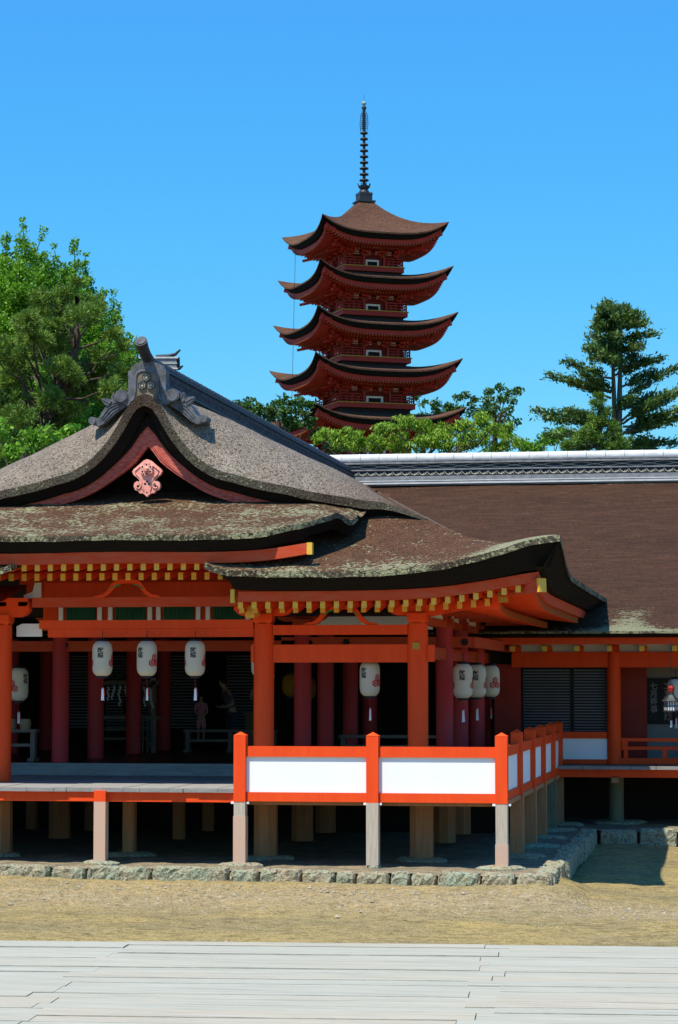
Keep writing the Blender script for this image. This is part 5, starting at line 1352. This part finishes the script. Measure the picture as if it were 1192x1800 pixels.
def spire():
    b = MB(); b.box(-.62, .62, -.62, .62, 33.45, 33.60); b.box(-.85, .85, -.85, .85, 32.98, 33.08); b.box(-.60, .60, -.60, .60, 33.08, 33.45)
    b.v = [(x_ * .68, y_ * .68, z_) for x_, y_, z_ in b.v]
    b.lathe((0, 0, 33.6), [(.34, 0), (.32, .12), (.25, .2), (.12, .22)], 16)
    sp_ = pbuild(b, 'spire_base', 'bronze')
    b = MB(); b.tube([(0, 0, 33.6), (0, 0, 39.0)], [.11, .07], 8); b.lathe((0, 0, 33.78), [(.12, 0), (.3, .12), (.36, .28), (.2, .2)], 8, 0, False); pbuild(b, 'mast', 'bronze', sp_)
    for k in range(8):
        a = R(45 * k); b = MB(); b.tube([(.18 * math.cos(a), .18 * math.sin(a), 33.85), (.34 * math.cos(a), .34 * math.sin(a), 34.02), (.42 * math.cos(a), .42 * math.sin(a), 34.22)], [.06, .05, .02], 6); pbuild(b, 'petal', 'bronze', sp_)
    for k in range(9):
        z = 34.42 + k * .375; r = .29 - .006 * k
        b = MB(); b.lathe((0, 0, z), [(.09, -.10), (r * .6, -.06), (r, -.045), (r, .045), (r * .85, .05), (.12, .11)], 18); pbuild(b, 'ring', 'bronze', sp_)
    # openwork flame plates
    b = MB()
    for k in range(4):
        a = R(45 + 90 * k); c_, s_ = math.cos(a), math.sin(a)
        for q in range(8):
            z = 37.70 + q * .13; w_ = .25 - .010 * q; b.beam((.05 * c_, .05 * s_, z), (w_ * c_, w_ * s_, z + .04), .02, .04)
        b.tube([(.24 * c_, .24 * s_, 37.55), (.28 * c_, .28 * s_, 38.0), (.24 * c_, .24 * s_, 38.5), (.10 * c_, .10 * s_, 38.85)], .022, 5)
    pbuild(b, 'flame_finial', 'bronze', sp_)
    b = MB(); b.lathe((0, 0, 39.05), [(.04, -.16), (.15, -.04), (.15, .05), (.04, .14)], 12); b.lathe((0, 0, 38.95), [(.1, -.06), (.14, 0), (.08, .02)], 10); pbuild(b, 'orb', 'bronze', sp_)
    b = MB(); b.lathe((0, 0, 39.32), [(.03, -.14), (.13, -.06), (.15, .02), (.10, .1), (.02, .15)], 12); pbuild(b, 'jewel', 'verdigris', sp_)
    b = MB(); b.tube([(0, 0, 39.4), (0, 0, 39.85)], .012, 5); pbuild(b, 'lightning_rod', 'bronze', sp_)
spire()
b = MB(); q0 = at(519.5, 435, 149); q1 = at(513.5, 690, 149); b.tube([q0, (q0.lerp(q1, .5)), q1, (q1.x, q1.y, 13)], .014, 4); b.build('grounding_wire', 'bronze', pag)

# ---- far hall on the hill: the end of its ridge shows over the front ridge
fh = at(300, 640, 170)
far = thing('hilltop_hall', 'distant tiled hall whose upturned ridge end peeks out over the front hall ridge', 'hall', (fh.x, fh.y, 14))
def FW(px, z, dy=0): q = at(px, 900, 170); return Vector((q.x, q.y + dy, z))
zr = at(300, 628, 170).z; 
b = MB(); a0, a1 = FW(-120, 0), FW(312, 0)
d = (a1 - a0).normalized(); nrm = Vector((-d.y, d.x, 0))
def FB(u0, u1, n0, n1, z0, z1, b, m_=0):
    vs = [a0 + d * u + nrm * n_ + Vector((0, 0, z)) for z in (z0, z1) for u, n_ in ((u0, n0), (u1, n0), (u1, n1), (u0, n1))]
    b.add(vs, [(0, 1, 2, 3), (4, 5, 6, 7), (0, 1, 5, 4), (1, 2, 6, 5), (2, 3, 7, 6), (3, 0, 4, 7)], m_)
L = (a1 - a0).length
b = MB(); FB(0, L - .1, -.25, .25, zr - .85, zr, b, 0); FB(0, L, -.32, .32, zr - .12, zr, b, 1); FB(0, L - .05, -.3, .3, zr - .5, zr - .44, b, 1); FB(0, L, -.34, .34, zr - .9, zr - .8, b, 1)
rdg = b.build('ridge', ['tilemid', 'tilewhite'], far)
b = MB()
P = lambda u, z: tuple(a0 + d * u + Vector((0, 0, z)))
b.tube([P(L - 1.6, zr + .02), P(L - .7, zr + .06), P(L - .2, zr + .22), P(L + .15, zr + .55)], [.16, .16, .12, .07], 8); b.tube([P(L - .5, zr - .85), P(L + .1, zr - .8), P(L + .35, zr - .6)], [.14, .12, .06], 8)
for z in (-.1, -.25, -.4, -.55, -.7): b.tube([P(L - .1, zr + z), P(L + .12, zr + z + .02)], .10, 8)
b.build('ridge_end', 'tile', rdg)
b = MB()
for sg in (-1, 1):
    b.add([a0 + Vector((0, 0, zr - .85)), a0 + d * (L - .4) + Vector((0, 0, zr - .85)), a0 + d * (L - .4) + nrm * sg * 9 + Vector((0, 0, zr - 6.5)), a0 + nrm * sg * 9 + Vector((0, 0, zr - 6.5))], [(0, 1, 2, 3)])
b.build('roof', 'tile', far, fix=False)
b = MB(); FB(1, L - 2, -7, 7, 12, zr - 6, b); FB(1, L - 2.2, -.4, .4, zr - 6, zr - 1.2, b); b.build('wall', 'dark', far)

# ================================================================== HILL
def hillz(x, y):
    t = max(0, min(1, (y - 34) / 62)); t = t * t * (3 - 2 * t); u = max(0, min(1, (y - 150) / 300))
    return -.6 + 14.2 * t + 2 * rnd2(x * .05, y * .05) * t * .4 - 8 * u
b = MB(); b.sheet([[(x, y, hillz(x, y)) for x in frange(-220, 200, 60)] for y in frange(30, 460, 70)], 0)
hm = simple('wooded_hill_soil', (0.07, 0.075, 0.035), .95, .3, .5, (0.05, 0.07, 0.03), .5)
struct(b.build('hill', hm, fix=False))

# ================================================================== TREES
def leafmat(name, c1, c2, trans=.25, rough=.5):
    m, nt, p = newmat(name)
    g = nt.nodes.new('ShaderNodeNewGeometry'); c = coords(nt); n1 = noise(nt, c, .8, 3)
    f = math_(nt, 'ADD', math_(nt, 'MULTIPLY', g.outputs['Random Per Island'], .6), math_(nt, 'MULTIPLY', n1, .5), True)
    col_ = mix(nt, ramp(nt, f, [(.25, 0.0), (.8, 1.0)]), c1, c2)
    nt.links.new(col_, p.inputs['Base Color']); p.inputs['Roughness'].default_value = rough; p.inputs['Specular IOR Level'].default_value = .3
    tr = nt.nodes.new('ShaderNodeBsdfTranslucent'); nt.links.new(mix(nt, .5, col_, (0.10, 0.18, 0.02)), tr.inputs[0])
    ms_ = nt.nodes.new('ShaderNodeMixShader'); ms_.inputs[0].default_value = trans
    out = nt.nodes['Material Output']; nt.links.new(p.outputs[0], ms_.inputs[1]); nt.links.new(tr.outputs[0], ms_.inputs[2]); nt.links.new(ms_.outputs[0], out.inputs[0])
    return m
M['lginkgo'] = leafmat('ginkgo_leaves', (0.08, 0.24, 0.014), (0.24, 0.50, 0.035), .45)
M['lpine'] = leafmat('pine_needles', (0.055, 0.14, 0.018), (0.24, 0.36, 0.05), .2)
M['lfeather'] = leafmat('fresh_green_leaves', (0.12, 0.27, 0.012), (0.33, 0.50, 0.04), .4)
M['lfir'] = leafmat('fir_needles', (0.025, 0.085, 0.025), (0.14, 0.22, 0.045), .25)
M['ldark'] = leafmat('dark_broad_leaves', (0.02, 0.07, 0.014), (0.08, 0.17, 0.025), .25)
def leaf_mesh(name, cen, siz, mat, parent, asp=.5, up_bias=.5, dirs=None, seed=0, tri=False):
    rs = np.random.RandomState(seed); n = len(cen)
    nrm = rs.normal(size=(n, 3)); nrm[:, 2] += up_bias; nrm /= np.linalg.norm(nrm, axis=1)[:, None]
    if dirs is None:
        a = rs.normal(size=(n, 3))
    else: a = dirs + rs.normal(size=(n, 3)) * .12
    a -= nrm * (a * nrm).sum(1)[:, None] * (1 if dirs is None else 0); a /= np.linalg.norm(a, axis=1)[:, None] + 1e-9
    bb = np.cross(nrm, a); bb /= np.linalg.norm(bb, axis=1)[:, None] + 1e-9
    L = siz[:, None]; c0 = cen - a * L * .5; c1 = cen + bb * L * asp * .5; c2 = cen + a * L * .5; c3 = cen - bb * L * asp * .5
    V = np.stack([c0, c1, c2, c3], 1).reshape(-1, 3) - np.array(ORG[parent])
    me = bpy.data.meshes.new(name); me.vertices.add(4 * n); me.vertices.foreach_set('co', V.astype(np.float32).ravel())
    me.loops.add(4 * n); me.loops.foreach_set('vertex_index', np.arange(4 * n, dtype=np.int32)); me.polygons.add(n)
    me.polygons.foreach_set('loop_start', np.arange(0, 4 * n, 4, dtype=np.int32)); me.polygons.foreach_set('loop_total', np.full(n, 4, dtype=np.int32))
    me.update(calc_edges=True); me.validate(); me.materials.append(M[mat])
    o = bpy.data.objects.new(name, me); COL.objects.link(o); o.parent = parent; ORG[o] = ORG[parent]; return o
def clumps(centers, radii, per, rs, hollow=.5, flat=1.0, lo=.08):
    out = []
    for c_, r_ in zip(centers, radii):
        k = max(5, int(per * (lo + r_ ** 2))); d = rs.normal(size=(k, 3)); d /= np.linalg.norm(d, axis=1)[:, None]
        rad = r_ * (hollow + (1 - hollow) * rs.rand(k) ** .5) * (1 + .15 * rs.normal(size=k)); d[:, 2] *= flat; out.append(np.array(c_) + d * rad[:, None])
    return np.concatenate(out)
GU = Vector((math.cos(YAW), math.sin(YAW), 0)); GD = Vector((-math.sin(YAW), math.cos(YAW), 0))
def tree_thing(px, D, label, name, group=None):
    q = at(px, 900, D); z = hillz(q.x, q.y) - .2; q.z = z; return thing(name, label, 'tree', tuple(q), group), q
def limb(b, p0, p1, r0, r1, rs, n=5, sag=0.0):
    pts = []
    for k in range(n + 1):
        t = k / n; p = Vector(p0).lerp(Vector(p1), t) + Vector(rs.normal(size=3) * .04 * (p1 - p0).length * math.sin(math.pi * t)); p.z += sag * math.sin(math.pi * t); pts.append(p)
    b.tube(pts, [r0 + (r1 - r0) * k / n for k in range(n + 1)], 7); return pts
# --- ginkgo: many upright leaders ending in thin spires
def ginkgo(label, leaders, pxc, D, seed):
    rs = np.random.RandomState(seed); t, base = tree_thing(pxc, D, label, 'ginkgo_tree'); b = MB(); cen = []; rad = []
    top = at(pxc, min(l[1] for l in leaders), D); b2 = None
    b.tube([base, base.lerp(Vector((base.x, base.y, top.z)), .6), (base.x, base.y, top.z - 3.5)], [.35, .2, .04], 10)
    for (px, py, w_) in leaders:
        tip = at(px, py, D + rs.uniform(-2, 2)); foot = base.lerp(Vector((base.x, base.y, tip.z)), .35); foot = foot.lerp(tip, .15); limb(b, foot, tip, .08, .012, rs)
        H_ = tip.z - at(px, 860, D).z
        n_ = int(H_ / .22)
        for k in range(n_):
            s_ = k / n_; dz = s_ * H_; r_ = w_ * 1.5 * (.06 + .94 * min(1, dz / 3.2) ** 1.1); z = tip.z - dz
            for q in range(1 + int(6 * min(1, dz / 2.4))):
                a = rs.uniform(0, 6.28); rr_ = r_ * rs.uniform(.15, 1.0); cen.append((tip.x + rr_ * math.cos(a), tip.y + rr_ * math.sin(a), z + rs.uniform(-.2, .2))); rad.append(rs.uniform(.10, .20) + .16 * min(1, dz / 2.5))
    b.build('trunk', 'bark', t); pts = clumps(cen, rad, 1000, rs, .1, 1.0, .010); s_ = rs.uniform(.065, .125, len(pts)); leaf_mesh('crown', pts, s_, 'lginkgo', t, .8, .3, None, seed)
ginkgo('tall bright green ginkgo with spiky upright leaders at the left edge', [(12, 408, .55), (42, 392, .7), (75, 415, .6), (96, 440, .6), (-15, 430, .8), (60, 470, 1.1), (20, 500, 1.2), (-30, 480, 1), (112, 465, .6), (28, 440, .7), (58, 425, .6), (85, 455, .7), (48, 455, 1.0), (0, 450, .9)], 30, 78, 11)
ginkgo('second green ginkgo with thin spires behind the pine left of the roof ridge', [(130, 428, .55), (160, 485, .6), (180, 505, .5), (200, 520, .55), (208, 560, .5), (145, 520, .9), (110, 540, .9), (228, 590, .45), (240, 590, .3), (150, 450, .5), (170, 530, .9), (190, 560, .9), (125, 470, .8), (215, 600, .7)], 150, 84, 12)
# --- pine: clumps of radiating needle tufts
def pine(label, px, D, blobs, seed, trunk, tuft=.34, per=5.5, mat='lpine', name='pine_tree', tr=.34):
    rs = np.random.RandomState(seed); t, base = tree_thing(px, D, label, name); b = MB()
    tp = [base] + [at(x_, y_, D) for x_, y_ in trunk]; b.tube(tp, [tr - tr * .82 * k / (len(tp) - 1) for k in range(len(tp))], 9)
    P0 = []; DR = []
    for (bx_, by_, rpx, dd) in blobs:
        c0 = at(bx_, by_, D + dd); r_ = rpx * D / F_; near = min([tp[i_].lerp(tp[i_ + 1], q_ / 6) for i_ in range(len(tp) - 1) for q_ in range(7)], key=lambda q: (q - c0 + Vector((0, 0, 1.0))).length + rs.uniform(0, .8)); limb(b, near, c0, .045, .015, rs)
        k = int(per * 2.0 * (r_ / .3) ** 2) + 6
        for _ in range(k):
            dr = rs.normal(size=3); dr /= np.linalg.norm(dr); dr[2] = dr[2] * .7 + .12; pos = np.array(c0) + dr * r_ * (rs.rand() ** .4)
            m_ = 26; ax = rs.normal(size=(m_, 3)) + np.array([0, 0, .7]) + dr * .8; ax /= np.linalg.norm(ax, axis=1)[:, None]
            P0.append(pos + ax * tuft * .42); DR.append(ax)
    b.build('trunk', 'bark', t); P0 = np.concatenate(P0); DR = np.concatenate(DR)
    leaf_mesh('crown', P0, rs.uniform(.8, 1.1, len(P0)) * tuft, mat, t, .11, 0, DR, seed)
rs_ = np.random.RandomState(4); blobs = []
for k in range(95):
    y_ = rs_.uniform(520, 830); xm = 150 + (y_ - 480) * .30; x_ = rs_.uniform(-20, min(xm, 235))
    if y_ < 600 and x_ < 40 : continue
    if y_ > 740 and x_ > 110: continue
    blobs.append((x_, y_, rs_.uniform(15, 27), rs_.uniform(-2.5, 2.5)))
blobs += [(135, 500, 12, 0), (120, 520, 16, 0), (172, 545, 14, 0), (200, 590, 16, 0), (222, 610, 14, 0), (215, 655, 20, 0)]
pine('olive green pine with tufted needles in front of the ginkgos', 60, 66, blobs, 21, [(62, 800), (75, 745), (110, 680), (135, 600), (135, 520)], .22, 13)
pine('small young pine with pale needles in front of the tall fir', 1053, 86, [(1055, 700, 9, 0), (1050, 715, 12, 0), (1062, 728, 12, 0), (1048, 742, 15, 0), (1068, 752, 15, 0), (1035, 760, 14, 0), (1082, 765, 14, 0), (1050, 775, 18, 0), (1020, 775, 14, 0), (1095, 785, 18, 0), (1000, 785, 12, 0), (1070, 790, 18, 0)], 22, [(1052, 790), (1053, 740), (1055, 698)], .26, 7, tr=.12)
# --- fir with flat plates
def fir(label, px, D, topy, plates, seed, trunks):
    rs = np.random.RandomState(seed); t, base = tree_thing(px, D, label, 'fir_tree'); b = MB(); cen = []; dirs = []
    for (tx, ty, r_) in trunks:
        tip = at(tx, ty, D); mid = at(tx + (px - tx) * .5, 700, D); b.tube([base, mid, tip], [r_, r_ * .7, .02], 8)
    for (x0, y0, x1, y1, th) in plates:   # from the trunk point to the branch end, th = droopy plate half-width px
        p0 = at(x0, y0, D); dp = rs.uniform(-2.2, 2.2); p1 = at(x1, y1, D + dp); pts = limb(b, p0, p1, .05, .012, rs, 5)
        Lb = (p1 - p0).length; wd = th * D / F_; dr0 = (p1 - p0).normalized()
        ntw = max(6, int(Lb / .11))
        for k in range(ntw):        # side twigs in a loose, uneven spray
            s_ = .18 + .82 * (k + rs.rand() * .8) / ntw; c0 = p0.lerp(p1, min(1, s_))
            sg = 1 if k % 2 else -1; tl = wd * (2.0 - 1.2 * s_) * rs.uniform(.45, 1.3)
            td = (dr0 * .75 + GD * sg * rs.uniform(.5, 1.1) + Vector((0, 0, rs.uniform(-.05, .42)))).normalized()
            if rs.rand() < .10: continue
            nn = max(3, int(tl / .055))
            for q in range(nn):
                cc = c0 + td * tl * (q + .5) / nn; cen.append(cc); dirs.append(td + Vector((0, 0, rs.uniform(-.1, .3))))
    b.build('trunk', 'barkpale', t)
    cen = np.array(cen); dirs = np.array(dirs); rep = 3
    rep = 7; cen = np.repeat(cen, rep, 0) + rs.normal(size=(len(cen) * rep, 3)) * np.array([.11, .11, .085]); dirs = np.repeat(dirs, rep, 0) + rs.normal(size=(len(cen), 3)) * .5
    dirs /= np.linalg.norm(dirs, axis=1)[:, None]
    leaf_mesh('crown', cen, rs.uniform(.12, .26, len(cen)), 'lfir', t, .34, 1.2, dirs, seed)
plates = []
rs_ = np.random.RandomState(8)
def lev(tx, y, l, r, th):
    for q in range(2):
        yy = y + rs_.uniform(-7, 7); f = rs_.uniform(.45, .85)
        if rs_.rand() < .5: plates.append((tx, yy + 8, tx - max(l, 12) * f, yy + rs_.uniform(-8, 4), th))
        else: plates.append((tx, yy + 8, tx + max(r, 12) * f, yy + rs_.uniform(-8, 4), th))
    if l: plates.append((tx, y + rs_.uniform(3, 10), tx - l, y + rs_.uniform(-4, 6), th))
    if r: plates.append((tx, y + rs_.uniform(3, 10), tx + r, y + rs_.uniform(-8, 4), th))
T1, T2 = 1074, 1093
for (y, l) in ((540, 8), (556, 18), (574, 24), (590, 34), (608, 38), (630, 30)): lev(T1, y, l + 6, 12, 9)
for (y, r) in ((548, 10), (556, 34), (570, 42), (590, 62), (612, 38), (634, 50)): lev(T2, y, 14, r, 9)
plates += [(1074, 690, 965, 660, 13), (1074, 700, 1000, 668, 12), (1076, 665, 992, 636, 12), (1080, 690, 1022, 655, 12), (1093, 680, 1150, 655, 12), (1093, 700, 1195, 643, 12), (1093, 650, 1165, 630, 10),
           (1074, 745, 938, 722, 14), (1074, 750, 960, 735, 13), (1070, 740, 1000, 722, 13), (1093, 740, 1180, 690, 15), (1093, 720, 1150, 700, 16), (1095, 760, 1200, 735, 16), (1095, 750, 1215, 715, 15), (1095, 745, 1210, 680, 14), (1074, 770, 965, 765, 16), (1093, 780, 1190, 780, 14), (1093, 790, 1150, 795, 14), (1074, 780, 1000, 790, 14), (1093, 765, 1140, 745, 16), (1080, 720, 1110, 700, 14), (1080, 660, 1110, 650, 12)]
fir('tall dark fir with flat spreading branches rising over the right end of the ridge', 1085, 92, 535, plates, 31, [(1074, 536, .13), (1093, 545, .15)])
# --- feathery light green tree
def broad(label, px, D, blobs, seed, mat, leaf=(.09, .2), per=120, asp=.55, name='broadleaf_tree', droop=False, hollow=.35, group=None, flat=.75):
    rs = np.random.RandomState(seed); t, base = tree_thing(px, D, label, name, group); b = MB()
    top = at(px, min(q[1] for q in blobs) + 25, D); b.tube([base, base.lerp(top, .5), top], [.3, .2, .06], 8)
    cen, rad = [], []
    for (bx_, by_, rpx) in blobs:
        c0 = at(bx_, by_, D + rs.uniform(-1.6, 1.6)); r_ = rpx * D / F_; limb(b, base.lerp(top, rs.uniform(.4, .9)), c0, .05, .012, rs)
        n_ = max(6, int(26 * (r_ / .7) ** 2))
        for _ in range(n_):
            dr = rs.normal(size=3); dr /= np.linalg.norm(dr); cen.append(np.array(c0) + dr * r_ * (.35 + .65 * rs.rand()) * np.array([1, 1, .8])); rad.append(rs.uniform(.22, .5) * min(1, .5 + r_ * .5))
    b.build('trunk', 'bark', t); pts = clumps(cen, rad, per * 2.4, rs, hollow, flat); dirs = None
    if droop:
        dirs = rs.normal(size=pts.shape) * .5; dirs[:, 2] -= .9; o_ = pts - np.array(base); o_[:, 2] = 0; dirs += o_ / (np.linalg.norm(o_, axis=1)[:, None] + .1) * .6; dirs /= np.linalg.norm(dirs, axis=1)[:, None]
    leaf_mesh('crown', pts, rs.uniform(leaf[0], leaf[1], len(pts)), mat, t, asp, .4, dirs, seed)
fb = [(715, 742, 20), (695, 752, 16), (672, 752, 12), (740, 745, 18), (760, 752, 18), (785, 756, 16), (640, 768, 18), (615, 762, 14), (590, 766, 13), (570, 760, 9), (600, 782, 16), (660, 778, 22), (700, 778, 24), (740, 778, 24), (780, 778, 24), (820, 756, 20), (850, 745, 16), (865, 752, 18), (840, 770, 22), (880, 765, 20), (900, 775, 20), (925, 785, 16), (870, 785, 18), (810, 785, 20), (560, 772, 7), (625, 785, 14), (940, 792, 12), (893, 750, 10), (845, 735, 10)]
broad('bright fresh green feathery tree hiding the foot of the pagoda', 745, 98, fb, 41, 'lfeather', (.10, .24), 135, .33, droop=True, flat=.6)
broad('bushy green shrub tree where the fresh green tree meets the fir', 950, 94, [(925, 790, 14), (950, 785, 16), (975, 775, 18), (1000, 785, 16), (960, 770, 10), (985, 760, 12), (1020, 790, 14)], 43, 'lginkgo', (.08, .18), 130, .6)
broad('dark rounded tree between the long roof ridge and the pagoda', 490, 120, [(435, 712, 15), (455, 722, 16), (480, 715, 16), (505, 708, 14), (525, 705, 12), (470, 735, 16), (500, 728, 18), (530, 722, 14), (545, 715, 9), (515, 745, 18), (545, 740, 14), (420, 712, 8), (560, 760, 14), (440, 730, 14), (590, 780, 20), (620, 770, 20)], 44, 'ldark', (.12, .26), 75, .6)
broad('dark open branched tree right of the lowest pagoda roof', 790, 170, [(745, 708, 9), (765, 712, 12), (785, 718, 12), (730, 700, 6), (805, 700, 10), (820, 695, 8), (835, 702, 10), (800, 720, 16), (830, 720, 14), (770, 730, 16), (850, 730, 16), (800, 745, 20), (740, 735, 14), (855, 715, 10)], 45, 'ldark', (.16, .32), 34, .6)
broad('pale leafed airy tree with ascending twigs beside the fresh green tree', 870, 112, [(862, 688, 7), (878, 682, 7), (895, 690, 8), (910, 688, 6), (858, 700, 9), (880, 700, 11), (900, 705, 10), (870, 715, 12), (890, 722, 12), (860, 728, 12), (905, 740, 10), (885, 738, 14)], 46, 'ldark', (.12, .24), 45, .6)
broad('dim green tree low behind the left edge of the rear ridge', 40, 60, [(20, 790, 20), (55, 775, 20), (90, 770, 18), (0, 760, 25), (120, 760, 14)], 47, 'lginkgo', (.08, .16), 130, .7)
